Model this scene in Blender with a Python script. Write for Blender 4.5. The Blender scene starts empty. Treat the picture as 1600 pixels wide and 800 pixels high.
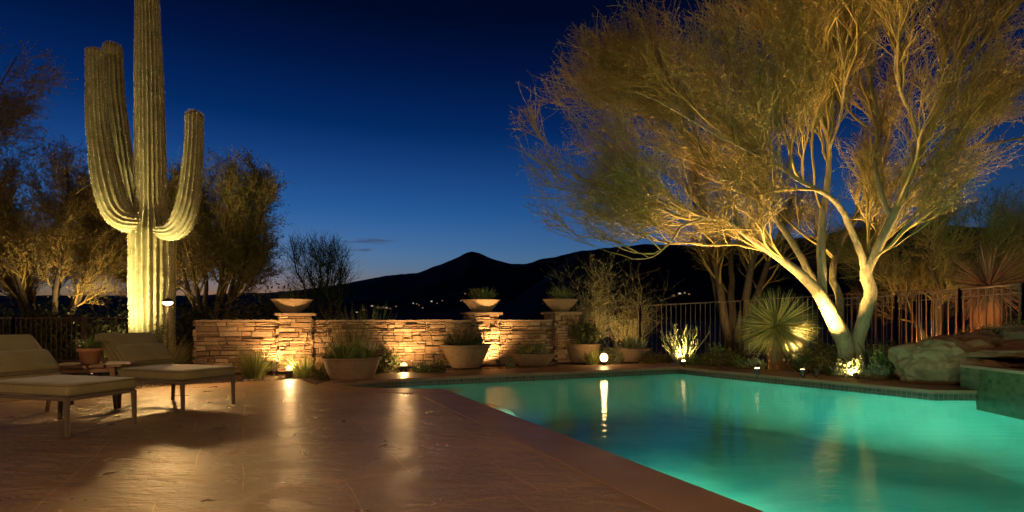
import bpy, bmesh, math, random
import numpy as np
from mathutils import Vector, noise, geometry
R = math.radians
sc = bpy.context.scene
COL = sc.collection

# ------------------------------------------------------------------ camera
EYE, F, HZ = 1.1, 870.0, 500.0            # eye height, focal length and horizon of the 1600x800 photograph
cam = bpy.data.cameras.new('camera'); cam_o = bpy.data.objects.new('camera', cam)
COL.objects.link(cam_o); sc.camera = cam_o
cam_o.location = (0, 0, EYE); cam_o.rotation_euler = (R(90), 0, 0)
cam.sensor_width = 36; cam.lens = 36 * F / 1600; cam.shift_y = (HZ - 400) / 1600
cam.clip_start = 0.05; cam.clip_end = 9000

# ------------------------------------------------------------------ sky (dusk)
world = bpy.data.worlds.new('World'); sc.world = world; world.use_nodes = True
nt = world.node_tree; N = nt.nodes; Lk = nt.links
bg = N['Background']
sky = N.new('ShaderNodeTexSky'); sky.sky_type = 'NISHITA'; sky.sun_disc = False
sky.sun_elevation = R(-2); sky.sun_rotation = R(-25); sky.ozone_density = 4; sky.dust_density = 1
geo = N.new('ShaderNodeTexCoord'); sep = N.new('ShaderNodeSeparateXYZ'); Lk.new(geo.outputs['Generated'], sep.inputs[0])
ramp = N.new('ShaderNodeValToRGB'); Lk.new(sep.outputs['Z'], ramp.inputs[0])
stops = [(0.0, (1.0, 1.2, 1.3)), (.03, (1.1, 1.1, 1.1)), (.068, (1.05, 1.0, 1.0)), (.112, (.82, 1.0, .98)), (.189, (.32, .72, .78)),
         (.321, (.026, .24, .37)), (.412, (.012, .10, .19)), (.477, (.004, .05, .085)), (.7, (.004, .035, .06))]
el = ramp.color_ramp.elements
for i, (p, c) in enumerate(stops):
    e = el[i] if i < 2 else el.new(p)
    e.position = p; e.color = (*c, 1)
for i, (p, c) in enumerate(stops):
    pass
mul = N.new('ShaderNodeMixRGB'); mul.blend_type = 'MULTIPLY'; mul.inputs[0].default_value = 1
Lk.new(sky.outputs[0], mul.inputs[1]); Lk.new(ramp.outputs[0], mul.inputs[2])
def wm(op, a, b=None):
    n = N.new('ShaderNodeMath'); n.operation = op
    for i, v in enumerate((a, b)):
        if v is None: continue
        if isinstance(v, (int, float)): n.inputs[i].default_value = v
        else: Lk.new(v, n.inputs[i])
    return n.outputs[0]
wn_ = N.new('ShaderNodeTexNoise'); wmp = N.new('ShaderNodeMapping'); wmp.inputs['Scale'].default_value = (9, 9, 60); Lk.new(geo.outputs['Generated'], wmp.inputs[0]); Lk.new(wmp.outputs[0], wn_.inputs['Vector']); wn_.inputs['Scale'].default_value = 3; wn_.inputs['Detail'].default_value = 5
cloud = None
for ax, az, wx_, wz_ in ((-.255, .1415, .055, .0062), (-.275, .126, .035, .003)):
    rx = wm('DIVIDE', wm('SUBTRACT', wm('DIVIDE', sep.outputs['X'], wm('MAXIMUM', sep.outputs['Y'], .01)), ax), wx_)
    rz_ = wm('DIVIDE', wm('SUBTRACT', wm('DIVIDE', sep.outputs['Z'], wm('MAXIMUM', sep.outputs['Y'], .01)), az), wz_)
    q_ = wm('SUBTRACT', 1.0, wm('ADD', wm('MULTIPLY', rx, rx), wm('MULTIPLY', rz_, rz_))); q_ = wm('ADD', q_, wm('MULTIPLY', wm('SUBTRACT', wn_.outputs['Fac'], .55), 3.0))
    q_ = wm('MAXIMUM', wm('MINIMUM', q_, 1.0), 0.0); cloud = q_ if cloud is None else wm('MAXIMUM', cloud, q_)
cmx = N.new('ShaderNodeMixRGB'); cmx.inputs[2].default_value = (.045, .062, .11, 1); Lk.new(wm('MULTIPLY', cloud, .75), cmx.inputs[0]); Lk.new(mul.outputs[0], cmx.inputs[1])
Lk.new(cmx.outputs[0], bg.inputs[0]); bg.inputs[1].default_value = 1.0
sc.view_settings.view_transform = 'Standard'; sc.view_settings.look = 'None'
sc.view_settings.exposure = 0.0; sc.view_settings.gamma = 1.0; sc.view_settings.use_curve_mapping = False
sc.cycles.use_denoising = True; sc.cycles.max_bounces = 6; sc.cycles.transparent_max_bounces = 12
sc.cycles.diffuse_bounces = 3; sc.cycles.glossy_bounces = 3; sc.cycles.sample_clamp_indirect = 4
sc.cycles.caustics_reflective = False; sc.cycles.caustics_refractive = False

# ------------------------------------------------------------------ helpers
def W(x, y, z=0.0):
    """point at height z seen at photograph pixel (x, y)"""
    Y = (EYE - z) * F / (y - HZ); return Vector(((x - 800) / F * Y, Y, z))
def P(x, y, Y):
    """point at depth Y seen at photograph pixel (x, y)"""
    return Vector(((x - 800) / F * Y, Y, EYE + (HZ - y) * Y / F))

def tag(o, label=None, cat=None, group=None, kind=None):
    if label: o['label'] = label
    if cat: o['category'] = cat
    if group: o['group'] = group
    if kind: o['kind'] = kind
    return o
def empty(name, loc=(0, 0, 0), rz=0.0):
    o = bpy.data.objects.new(name, None); COL.objects.link(o)
    o.location = loc; o.rotation_euler = (0, 0, rz); o.empty_display_size = .1
    return o
def link(name, me, mat, parent=None, smooth=False):
    o = bpy.data.objects.new(name, me); COL.objects.link(o)
    if mat: me.materials.append(mat)
    if smooth: me.polygons.foreach_set('use_smooth', [True] * len(me.polygons))
    if parent: o.parent = parent
    return o
class MB:
    def __init__(s): s.v = []; s.f = []
    def add(s, v, f):
        b = len(s.v); s.v += [tuple(p) for p in v]; s.f += [tuple(b + i for i in q) for q in f]; return s
    def box(s, c, d, rz=0.0, rx=0.0):
        cx, cy, cz = c; hx, hy, hz = d[0] / 2, d[1] / 2, d[2] / 2; vs = []
        for x, y, z in [(-1,-1,-1),(1,-1,-1),(1,1,-1),(-1,1,-1),(-1,-1,1),(1,-1,1),(1,1,1),(-1,1,1)]:
            x *= hx; y *= hy; z *= hz
            y, z = y * math.cos(rx) - z * math.sin(rx), y * math.sin(rx) + z * math.cos(rx)
            x, y = x * math.cos(rz) - y * math.sin(rz), x * math.sin(rz) + y * math.cos(rz)
            vs.append((cx + x, cy + y, cz + z))
        return s.add(vs, [(3,2,1,0),(4,5,6,7),(0,1,5,4),(1,2,6,5),(2,3,7,6),(3,0,4,7)])
    def bar(s, a, b, w, h=None, up=(0, 0, 1)):
        a = Vector(a); b = Vector(b); h = h or w; t = (b - a).normalized(); u = Vector(up)
        if abs(t.dot(u)) > .95: u = Vector((0, 1, 0))
        sd = t.cross(u).normalized(); u = sd.cross(t); vs = []
        for p in (a, b):
            for i, j in ((-1,-1),(1,-1),(1,1),(-1,1)): vs.append(p + sd * i * w / 2 + u * j * h / 2)
        return s.add(vs, [(0,1,2,3),(7,6,5,4),(0,4,5,1),(1,5,6,2),(2,6,7,3),(3,7,4,0)])
    def tube(s, pts, rad, n=8, cap=True):
        pts = [Vector(p) for p in pts]; vs = []; K = len(pts); u = None
        for i, p in enumerate(pts):
            t = (pts[min(i + 1, K - 1)] - pts[max(i - 1, 0)]).normalized()
            if u is None: u = t.orthogonal().normalized()
            else: u = (u - t * u.dot(t)).normalized()
            w = t.cross(u); r = rad[i] if hasattr(rad, '__len__') else rad
            for k in range(n):
                a = 2 * math.pi * k / n; vs.append(p + (u * math.cos(a) + w * math.sin(a)) * r)
        fs = [(i * n + k, i * n + (k + 1) % n, (i + 1) * n + (k + 1) % n, (i + 1) * n + k) for i in range(K - 1) for k in range(n)]
        if cap: fs += [tuple(range(n))[::-1], tuple((K - 1) * n + k for k in range(n))]
        return s.add(vs, fs)
    def lathe(s, prof, n=32, c=(0, 0, 0), wob=0.0, seed=0):
        vs = []; K = len(prof)
        for r, z in prof:
            for k in range(n):
                a = 2 * math.pi * k / n
                q = 1 + wob * noise.noise(Vector((math.cos(a) * 2 + seed, math.sin(a) * 2, z * 6)))
                vs.append((c[0] + r * q * math.cos(a), c[1] + r * q * math.sin(a), c[2] + z))
        fs = [(i * n + k, i * n + (k + 1) % n, (i + 1) * n + (k + 1) % n, (i + 1) * n + k) for i in range(K - 1) for k in range(n)]
        return s.add(vs, fs)
    def build(s, name, mat, parent=None, smooth=False):
        me = bpy.data.meshes.new(name); me.from_pydata(s.v, [], s.f); me.update()
        return link(name, me, mat, parent, smooth)

def np_mesh(name, V, Q, mat, parent=None, smooth=False):
    me = bpy.data.meshes.new(name); V = np.asarray(V, dtype=np.float32); Q = np.asarray(Q, dtype=np.int32)
    k = Q.shape[1]
    me.vertices.add(len(V)); me.vertices.foreach_set('co', V.ravel())
    me.loops.add(Q.size); me.loops.foreach_set('vertex_index', Q.ravel())
    me.polygons.add(len(Q)); me.polygons.foreach_set('loop_start', np.arange(0, Q.size, k, dtype=np.int32))
    me.polygons.foreach_set('loop_total', np.full(len(Q), k, dtype=np.int32))
    me.update(calc_edges=True)
    return link(name, me, mat, parent, smooth)
def nrm(a): return a / np.maximum(np.linalg.norm(a, axis=-1, keepdims=True), 1e-9)
def tubes_np(Pn, Rn, n=3):
    """Pn [N,K,3], Rn [N,K] -> verts, quads of N n-sided tubes"""
    Nn, K, _ = Pn.shape
    t = np.empty_like(Pn); t[:, 1:-1] = Pn[:, 2:] - Pn[:, :-2]; t[:, 0] = Pn[:, 1] - Pn[:, 0]; t[:, -1] = Pn[:, -1] - Pn[:, -2]
    t = nrm(t); ref = np.zeros_like(t); ref[..., 2] = 1
    par = np.abs(t[:, :1, 2:3]) > .8; ref = np.where(par, np.array([1., .3, 0]), ref)
    u = nrm(np.cross(t, ref)); w = np.cross(t, u)
    a = np.arange(n) * 2 * math.pi / n
    V = Pn[:, :, None] + (u[:, :, None] * np.cos(a)[:, None] + w[:, :, None] * np.sin(a)[:, None]) * Rn[:, :, None, None]
    idx = np.arange(Nn * K * n).reshape(Nn, K, n); nx = np.roll(idx, -1, axis=2)
    Q = np.stack([idx[:, :-1], nx[:, :-1], nx[:, 1:], idx[:, 1:]], -1).reshape(-1, 4)
    return V.reshape(-1, 3), Q
def ribbons_np(Pn, Wn, side=None):
    """flat tapering blades; Pn [N,K,3], Wn [N,K]"""
    Nn, K, _ = Pn.shape; t = nrm(Pn[:, -1] - Pn[:, 0])
    if side is None:
        side = nrm(np.cross(t, np.array([0, 0, 1.]) + np.random.default_rng(1).normal(0, .25, (Nn, 3))))
    V = np.stack([Pn - side[:, None] * Wn[..., None] / 2, Pn + side[:, None] * Wn[..., None] / 2], 2)
    idx = np.arange(Nn * K * 2).reshape(Nn, K, 2)
    Q = np.stack([idx[:, :-1, 0], idx[:, :-1, 1], idx[:, 1:, 1], idx[:, 1:, 0]], -1).reshape(-1, 4)
    return V.reshape(-1, 3), Q
def leaves_np(C, size, rng, aspect=2.2):
    """one diamond leaf at each point"""
    n = len(C); a = nrm(rng.normal(size=(n, 3))); b = nrm(np.cross(a, rng.normal(size=(n, 3))))
    s = size * rng.uniform(.6, 1.3, (n, 1)); c = nrm(np.cross(a, b)) * s * .12
    V = np.stack([C - a * s, C + b * s / aspect + c, C + a * s, C - b * s / aspect + c], 1).reshape(-1, 3)
    return V, np.arange(n * 4).reshape(n, 4)
def merge(*parts):
    V = []; Q = []; b = 0
    for v, q in parts: V.append(v); Q.append(q + b); b += len(v)
    return np.concatenate(V), np.concatenate(Q)

# ------------------------------------------------------------------ materials
def mat(name, base=(.5, .5, .5), rough=.6, spec=.5, metal=0.0):
    m = bpy.data.materials.new(name); m.use_nodes = True; b = m.node_tree.nodes['Principled BSDF']
    b.inputs['Base Color'].default_value = (*base, 1); b.inputs['Roughness'].default_value = rough
    b.inputs['Specular IOR Level'].default_value = spec; b.inputs['Metallic'].default_value = metal
    return m
def node(m, t, **kw):
    n = m.node_tree.nodes.new(t)
    for k, v in kw.items(): setattr(n, k, v)
    return n
def lk(m, a, b): m.node_tree.links.new(a, b)
def pb(m): return m.node_tree.nodes['Principled BSDF']
def coords(m, scale=(1, 1, 1), rot=0.0):
    t = node(m, 'ShaderNodeTexCoord'); mp = node(m, 'ShaderNodeMapping'); lk(m, t.outputs['Object'], mp.inputs[0])
    mp.inputs['Scale'].default_value = scale; mp.inputs['Rotation'].default_value = (0, 0, rot); return mp.outputs[0]
def noise_n(m, vec, scale, detail=6, rough=.6, dist=0.0):
    n = node(m, 'ShaderNodeTexNoise'); lk(m, vec, n.inputs['Vector'])
    n.inputs['Scale'].default_value = scale; n.inputs['Detail'].default_value = detail
    n.inputs['Roughness'].default_value = rough; n.inputs['Distortion'].default_value = dist
    return n.outputs['Fac']
def ramp_n(m, fac, stops):
    r = node(m, 'ShaderNodeValToRGB'); lk(m, fac, r.inputs[0]); e = r.color_ramp.elements
    for i, (p, c) in enumerate(stops):
        q = e[i] if i < 2 else e.new(p)
        q.position = p; q.color = (*c, 1) if len(c) == 3 else c
    return r.outputs[0]
def g(v): return (v, v, v)
def bump_n(m, h, strength, dist=.02, prev=None):
    b = node(m, 'ShaderNodeBump'); lk(m, h, b.inputs['Height']); b.inputs['Strength'].default_value = strength
    b.inputs['Distance'].default_value = dist
    if prev is not None: lk(m, prev, b.inputs['Normal'])
    return b.outputs[0]
def mix_n(m, fac, a, b, mode='MIX'):
    x = node(m, 'ShaderNodeMixRGB', blend_type=mode)
    for s, v in ((0, fac), (1, a), (2, b)):
        if hasattr(v, 'is_output') or hasattr(v, 'links'): lk(m, v, x.inputs[s])
        else: x.inputs[s].default_value = v if s == 0 else (*v, 1)
    return x.outputs[0]
def noisy(name, c1, c2, scale=8, rough=.7, bump=.3, dist=.02, spec=.4, metal=0.0, c3=None, sc3=(1, 1, 1)):
    m = mat(name, c1, rough, spec, metal); v = coords(m, sc3)
    f = noise_n(m, v, scale); st = [(.3, c1), (.7, c2)]
    if c3: st = [(.28, c1), (.5, c2), (.72, c3)]
    lk(m, ramp_n(m, f, st), pb(m).inputs['Base Color'])
    if bump: lk(m, bump_n(m, noise_n(m, v, scale * 4, 8, .65), bump, dist), pb(m).inputs['Normal'])
    return m
def island(name, cols, rough=.6, spec=.3, transl=0.0):
    """colour chosen per leaf / stone"""
    m = mat(name, cols[0], rough, spec); gm = node(m, 'ShaderNodeNewGeometry')
    n = len(cols); st = [(i / max(n - 1, 1), c) for i, c in enumerate(cols)]
    lk(m, ramp_n(m, gm.outputs['Random Per Island'], st), pb(m).inputs['Base Color'])
    return m
def emis(name, col, s):
    m = mat(name, (0, 0, 0)); pb(m).inputs['Emission Color'].default_value = (*col, 1)
    pb(m).inputs['Emission Strength'].default_value = s; return m

UX, UY = .903, .431; POOL_ANG = math.atan2(UY, UX)     # direction along the far edge of the pool

# patio: stamped, sealed slate texture in warm brown with thin pale joints
m = mat('stamped_stone', (.2, .12, .08), .35, .5); v = coords(m, (1, 1, 1), -POOL_ANG)
big = noise_n(m, v, .7, 4, .55); mid = noise_n(m, v, 3.0, 8, .62, .4)
col = ramp_n(m, big, [(.3, (.19, .115, .06)), (.55, (.29, .182, .098)), (.75, (.37, .24, .135))])
col = mix_n(m, .5, col, ramp_n(m, mid, [(.3, g(.55)), (.7, g(1.15))]), 'MULTIPLY')
bk = node(m, 'ShaderNodeTexBrick', offset=.42, squash=.7, squash_frequency=3); 
wv = node(m, 'ShaderNodeVectorMath', operation='ADD'); nv = node(m, 'ShaderNodeTexNoise'); lk(m, v, nv.inputs['Vector']); nv.inputs['Scale'].default_value = 1.3
sv = node(m, 'ShaderNodeVectorMath', operation='SCALE'); lk(m, nv.outputs['Color'], sv.inputs[0]); sv.inputs['Scale'].default_value = .05
lk(m, v, wv.inputs[0]); lk(m, sv.outputs[0], wv.inputs[1]); lk(m, wv.outputs[0], bk.inputs['Vector'])
bk.inputs['Scale'].default_value = 1; bk.inputs['Mortar Size'].default_value = .006; bk.inputs['Mortar Smooth'].default_value = .3
bk.inputs['Brick Width'].default_value = 1.1; bk.inputs['Row Height'].default_value = .8
bk.inputs['Color1'].default_value = (.8, .8, .8, 1); bk.inputs['Color2'].default_value = (1.12, 1.1, 1.05, 1); bk.inputs['Mortar'].default_value = (1.9, 1.6, 1.3, 1)
col = mix_n(m, .75, col, bk.outputs['Color'], 'MULTIPLY'); lk(m, col, pb(m).inputs['Base Color'])
lk(m, ramp_n(m, mid, [(.3, g(.24)), (.7, g(.46))]), pb(m).inputs['Roughness'])
v2 = coords(m, (1.0, 2.4, 1), .25)
cleft = noise_n(m, v2, 2.0, 9, .62, .5)
b1 = bump_n(m, cleft, .8, .06); b2 = bump_n(m, noise_n(m, v2, 8, 8, .7, .3), .85, .026, b1)
b3 = bump_n(m, bk.outputs['Fac'], .5, -.006, b2); lk(m, b3, pb(m).inputs['Normal']); M_PATIO = m

m = mat('coping_stone', (.24, .14, .09), .45, .4); v = coords(m, (1, 1, 1), -POOL_ANG)
mid = noise_n(m, v, 2.5, 8, .6); lk(m, ramp_n(m, mid, [(.3, (.20, .115, .07)), (.7, (.31, .195, .12))]), pb(m).inputs['Base Color'])
lk(m, ramp_n(m, noise_n(m, v, 5, 5, .6), [(.3, g(.32)), (.7, g(.55))]), pb(m).inputs['Roughness'])
b1 = bump_n(m, noise_n(m, v, 3, 7, .6, .6), .35, .02); lk(m, bump_n(m, noise_n(m, v, 40, 6, .7), .2, .005, b1), pb(m).inputs['Normal']); M_COPING = m

m = mat('desert_soil', (.12, .085, .055), .9, .2); v = coords(m)
lk(m, ramp_n(m, noise_n(m, v, 9, 8, .7), [(.3, (.07, .048, .03)), (.7, (.2, .14, .09))]), pb(m).inputs['Base Color'])
lk(m, bump_n(m, noise_n(m, v, 30, 8, .75), .8, .03), pb(m).inputs['Normal']); M_SOIL = m
M_GRAVEL = island('gravel', [(.14, .10, .07), (.3, .23, .16), (.2, .15, .11), (.38, .3, .22)], .85)

def stone_mat(name, cols, bump=.6):
    m = mat(name, cols[0], .8, .25); gm = node(m, 'ShaderNodeNewGeometry'); v = coords(m)
    c = ramp_n(m, gm.outputs['Random Per Island'], [(i / (len(cols) - 1), q) for i, q in enumerate(cols)])
    n1 = noise_n(m, v, 14, 8, .7); c = mix_n(m, .8, c, ramp_n(m, n1, [(.25, g(.5)), (.75, g(1.25))]), 'MULTIPLY')
    lk(m, c, pb(m).inputs['Base Color'])
    b1 = bump_n(m, noise_n(m, v, 9, 6, .6, .5), bump, .03); lk(m, bump_n(m, noise_n(m, v, 60, 6, .7), .5, .006, b1), pb(m).inputs['Normal'])
    return m
M_STONE = stone_mat('ledge_stone', [(.26, .165, .09), (.38, .26, .155), (.19, .115, .065), (.33, .205, .115), (.42, .30, .19), (.28, .18, .105)], .8)
M_MORTAR = noisy('mortar_core', (.02, .014, .01), (.05, .035, .022), 20)
M_CAP = noisy('cap_stone', (.26, .17, .1), (.38, .26, .16), 6, .8, .5, .02)
M_BOWL = noisy('cast_stone_bowl', (.19, .125, .07), (.31, .21, .12), 7, .8, .45, .012, c3=(.24, .16, .09))
M_TERRA = noisy('terracotta', (.30, .13, .06), (.40, .2, .1), 10, .75, .2, .006)
M_POTSOIL = noisy('potting_soil', (.03, .02, .013), (.07, .045, .03), 40, .95, .8, .02)
M_ROCK = noisy('boulder_rock', (.12, .07, .033), (.27, .165, .08), 3.4, .9, 1.0, .04, c3=(.19, .115, .055))
M_ROCKD = noisy('brown_rock', (.10, .06, .035), (.2, .12, .075), 3, .9, .9, .05)
M_IRON = noisy('wrought_iron', (.12, .068, .035), (.21, .125, .065), 25, .5, .15, .004, .5)
M_FRAME = noisy('bronze_frame', (.10, .075, .05), (.15, .11, .07), 20, .4, .1, .003, .5)
M_WOOD = noisy('weathered_wood', (.16, .085, .045), (.3, .18, .1), 5, .55, .4, .006, sc3=(2, 14, 8))
M_BLACK = noisy('dark_fixture', (.03, .022, .016), (.05, .038, .028), 30, .5, .1, .003)
m = mat('khaki_fabric', (.3, .26, .16), .9, .15); v = coords(m)
w1 = node(m, 'ShaderNodeTexWave'); lk(m, v, w1.inputs['Vector']); w1.inputs['Scale'].default_value = 120
lk(m, ramp_n(m, noise_n(m, v, 5, 6, .6), [(.3, (.185, .155, .06)), (.7, (.24, .20, .09))]), pb(m).inputs['Base Color'])
b1 = bump_n(m, noise_n(m, v, 4, 5, .55, .6), .7, .035); lk(m, bump_n(m, w1.outputs['Fac'], .15, .002, b1), pb(m).inputs['Normal'])
pb(m).inputs['Sheen Weight'].default_value = .3; M_FABRIC = m
M_PIPING = noisy('piping_fabric', (.11, .085, .035), (.15, .12, .05), 40, .9, .1, .002)
M_BARK = noisy('pale_bark', (.12, .09, .04), (.32, .245, .12), 7, .8, 1.0, .04, c3=(.21, .16, .07), sc3=(1, 1, .4))
M_BARKD = noisy('dark_bark', (.05, .037, .022), (.11, .08, .05), 8, .85, .6, .02)
M_TWIG = island('olive_twigs', [(.20, .145, .04), (.36, .25, .07), (.28, .20, .05), (.46, .33, .1)], .7)
M_TWIG2 = island('shrub_twigs', [(.22, .18, .08), (.34, .28, .14), (.18, .15, .06)], .75)
M_LEAF_D = island('dark_foliage', [(.03, .045, .014), (.05, .07, .02), (.07, .08, .02), (.1, .09, .03)], .55)
M_LEAF_O = island('olive_foliage', [(.07, .075, .02), (.12, .11, .03), (.16, .13, .035), (.09, .09, .03)], .6)
M_LEAF_T = island('mesquite_foliage', [(.13, .11, .03), (.2, .15, .04), (.25, .18, .05), (.16, .14, .04)], .6)
M_LEAF_G = island('green_foliage', [(.08, .13, .03), (.13, .19, .04), (.18, .22, .06), (.06, .1, .03)], .5)
M_LEAF_S = island('grey_green_foliage', [(.16, .18, .08), (.24, .26, .13), (.3, .3, .17), (.13, .15, .07)], .6)
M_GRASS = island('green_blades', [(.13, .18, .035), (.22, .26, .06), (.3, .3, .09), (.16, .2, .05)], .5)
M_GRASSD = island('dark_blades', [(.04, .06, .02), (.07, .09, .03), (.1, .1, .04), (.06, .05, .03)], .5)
M_STRAW = island('straw_blades', [(.2, .17, .07), (.3, .25, .11), (.15, .15, .05)], .6)
M_YUCCA = island('yucca_blades', [(.17, .19, .05), (.26, .26, .08), (.32, .29, .1), (.2, .2, .06)], .45)
M_THATCH = island('dry_thatch', [(.2, .12, .05), (.3, .19, .08), (.24, .15, .07)], .8)
M_REDLEAF = island('rust_blades', [(.2, .1, .05), (.3, .15, .08), (.16, .13, .05)], .6)
M_LENS = emis('warm_lens', (1, .72, .35), 14)
M_GLOBE = emis('warm_globe', (1, .62, .25), 2.2)
M_LENSD = emis('dim_warm_lens', (1, .72, .35), 1.5)

m = mat('saguaro_skin', (.2, .22, .08), .6, .3); v = coords(m)
lk(m, ramp_n(m, noise_n(m, v, 5, 8, .7), [(.3, (.13, .115, .045)), (.55, (.27, .235, .10)), (.75, (.36, .26, .14))]), pb(m).inputs['Base Color'])
lk(m, bump_n(m, noise_n(m, v, 30, 6, .7), .5, .01), pb(m).inputs['Normal']); M_SAG = m
M_SPINE = island('pale_spines', [(.6, .5, .3), (.75, .65, .42), (.4, .3, .16)], .6)

m = mat('pool_plaster', (.5, .75, .62), .8, .1); v = coords(m)
lk(m, ramp_n(m, noise_n(m, v, .55, 3, .5, .6), [(.36, (.15, .52, .44)), (.64, (.40, .84, .66))]), pb(m).inputs['Base Color']); M_PLASTER = m
m = mat('waterline_tile', (.05, .06, .04), .3, .5); v = coords(m, (1, 1, 1), 0)
uvm = node(m, 'ShaderNodeUVMap'); bk = node(m, 'ShaderNodeTexBrick', offset=0.0); lk(m, uvm.outputs[0], bk.inputs['Vector'])
bk.inputs['Scale'].default_value = 1; bk.inputs['Brick Width'].default_value = .075; bk.inputs['Row Height'].default_value = .06; bk.inputs['Mortar Size'].default_value = .004
bk.inputs['Color1'].default_value = (.035, .045, .03, 1); bk.inputs['Color2'].default_value = (.09, .085, .055, 1); bk.inputs['Mortar'].default_value = (.16, .15, .1, 1)
lk(m, bk.outputs['Color'], pb(m).inputs['Base Color']); lk(m, bump_n(m, bk.outputs['Fac'], .5, -.003), pb(m).inputs['Normal']); M_TILE = m

# water: tinted clear surface with Fresnel reflections blurred by small ripples
m = bpy.data.materials.new('pool_water'); m.use_nodes = True; nn = m.node_tree.nodes; nn.remove(nn['Principled BSDF']); out = nn['Material Output']
tr = node(m, 'ShaderNodeBsdfTransparent'); tr.inputs[0].default_value = (.50, .93, .80, 1)
gl = node(m, 'ShaderNodeBsdfGlossy'); gl.inputs['Roughness'].default_value = .055; gl.inputs[0].default_value = (1, 1, 1, 1)
v = coords(m, (.45, 3.2, 1), 0); bb = bump_n(m, noise_n(m, v, 2.2, 3, .45, .2), .14, .03); bb = bump_n(m, noise_n(m, v, 7, 3, .5), .22, .010, bb)
fr = node(m, 'ShaderNodeFresnel'); fr.inputs[0].default_value = 1.33; lk(m, bb, gl.inputs['Normal']); lk(m, bb, fr.inputs['Normal'])
mx = node(m, 'ShaderNodeMixShader'); lk(m, fr.outputs[0], mx.inputs[0]); lk(m, tr.outputs[0], mx.inputs[1]); lk(m, gl.outputs[0], mx.inputs[2]); lk(m, mx.outputs[0], out.inputs[0]); M_WATER = m

# ------------------------------------------------------------------ lights helper
WARM = (1.0, .58, .22); GOLD = (1.0, .66, .25); LIME = (1.0, .85, .42)
def lamp(kind, loc, power, col, parent=None, target=None, ang=60, blend=.6, rad=.03, name=None):
    l = bpy.data.lights.new(name or kind.lower() + '_light', kind); l.energy = power; l.color = col; l.shadow_soft_size = rad
    o = bpy.data.objects.new(name or kind.lower() + '_light', l); COL.objects.link(o); o.location = loc
    if target is not None: o.rotation_euler = (Vector(target) - Vector(loc)).to_track_quat('-Z', 'Y').to_euler()
    if kind == 'SPOT': l.spot_size = R(ang); l.spot_blend = blend
    if parent is not None:
        bpy.context.view_layer.update(); o.parent = parent; o.matrix_parent_inverse = parent.matrix_world.inverted()
    return o
def uplight(loc, target, power, label, col=WARM, ang=80, size=1.0, blend=.7, lens=None, rad=.03):
    """bullet uplight: stake, tilted housing, glowing lens"""
    loc = Vector(loc); t = empty('uplight', loc); tag(t, label, 'garden light', 'uplights in the planting bed')
    d = (Vector(target) - loc).normalized(); h = Vector((0, 0, .07 * size))
    a = MB(); a.tube([(0, 0, -.03), tuple(h)], .012 * size, 6); a.build('stake', M_BLACK, t)
    p0 = h - d * .02 * size; p1 = h + d * .10 * size
    b = MB(); b.tube([p0, p0 + d * .015 * size, p1, p1 + d * .02 * size], [.028 * size, .04 * size, .045 * size, .052 * size], 14); b.build('housing', M_BLACK, t)
    c = MB(); c.tube([p1 + d * .0205 * size, p1 + d * .026 * size], [.043 * size, .036 * size], 14); c.build('lens', lens or M_LENS, t)
    lamp('SPOT', loc + p1 + d * (.04 * size), power, col, t, target, ang, blend, rad)
    return t

# ------------------------------------------------------------------ pool outline
E1 = W(1120, 773); N1 = W(700, 611)
slope = (E1.x - N1.x) / (E1.y - N1.y)
N0 = Vector((N1.x + slope * (-1.5 - N1.y), -1.5, 0))
C0 = W(1060, 576.5, -.05); R0 = W(1457, 614.5, -.05); R1 = W(1530, 615, -.05); L0 = W(592, 597, -.05); T0 = W(516, 600)
near_curve = [N0, N1, W(688, 608.5), W(665, 607.6), W(640, 607), W(600, 606.4), W(560, 605), W(535, 602.6), T0]
far_side = [L0, C0, R0, R1, Vector((7.2, 7.8, 0)), Vector((7.0, 6, 0)), Vector((6.9, 3, 0)), Vector((6.9, -1.5, 0))]
poly = [Vector((p.x, p.y, 0)) for p in near_curve + far_side]
offs = [.5, .5, .5, .5, .5, .5, .45, .3, .15, 1.15, 1.25, 1.1, 1.0, 1.0, 1.0, 1.0, .6]
def offset_poly(pl, d):
    n = len(pl); res = []; area = sum(pl[i].x * pl[(i + 1) % n].y - pl[(i + 1) % n].x * pl[i].y for i in range(n)); s = -1 if area > 0 else 1
    for i in range(n):
        a, b, c = pl[i - 1], pl[i], pl[(i + 1) % n]; e1 = (b - a).normalized(); e2 = (c - b).normalized()
        n1 = Vector((-e1.y, e1.x, 0)) * s; n2 = Vector((-e2.y, e2.x, 0)) * s; q = (n1 + n2)
        q = q.normalized() if q.length > .01 else n1
        k = 1 / max(.45, q.dot(n1)); dd = d[i] if hasattr(d, '__len__') else d
        res.append(b + q * dd * k)
    return res
def sheet(outer, hole, z):
    tris = geometry.tessellate_polygon([[Vector((p.x, p.y, 0)) for p in outer]] + ([[Vector((p.x, p.y, 0)) for p in hole]] if hole else []))
    pts = list(outer) + (list(hole) if hole else []); m_ = MB(); vs = [(p.x, p.y, z) for p in pts]; fs = []
    for t in tris:
        a, b, c = [Vector(vs[i]) for i in t]
        fs.append(tuple(t) if (b - a).cross(c - a).z > 0 else tuple(t)[::-1])
    return m_.add(vs, fs)
NP = len(poly)
hole = offset_poly(poly, .12)
big_sq = [Vector((-4000, -400, 0)), Vector((4000, -400, 0)), Vector((4000, 6000, 0)), Vector((-4000, 6000, 0))]
tag(sheet(big_sq, hole, -.05).build('ground', M_SOIL), kind='structure')

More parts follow.
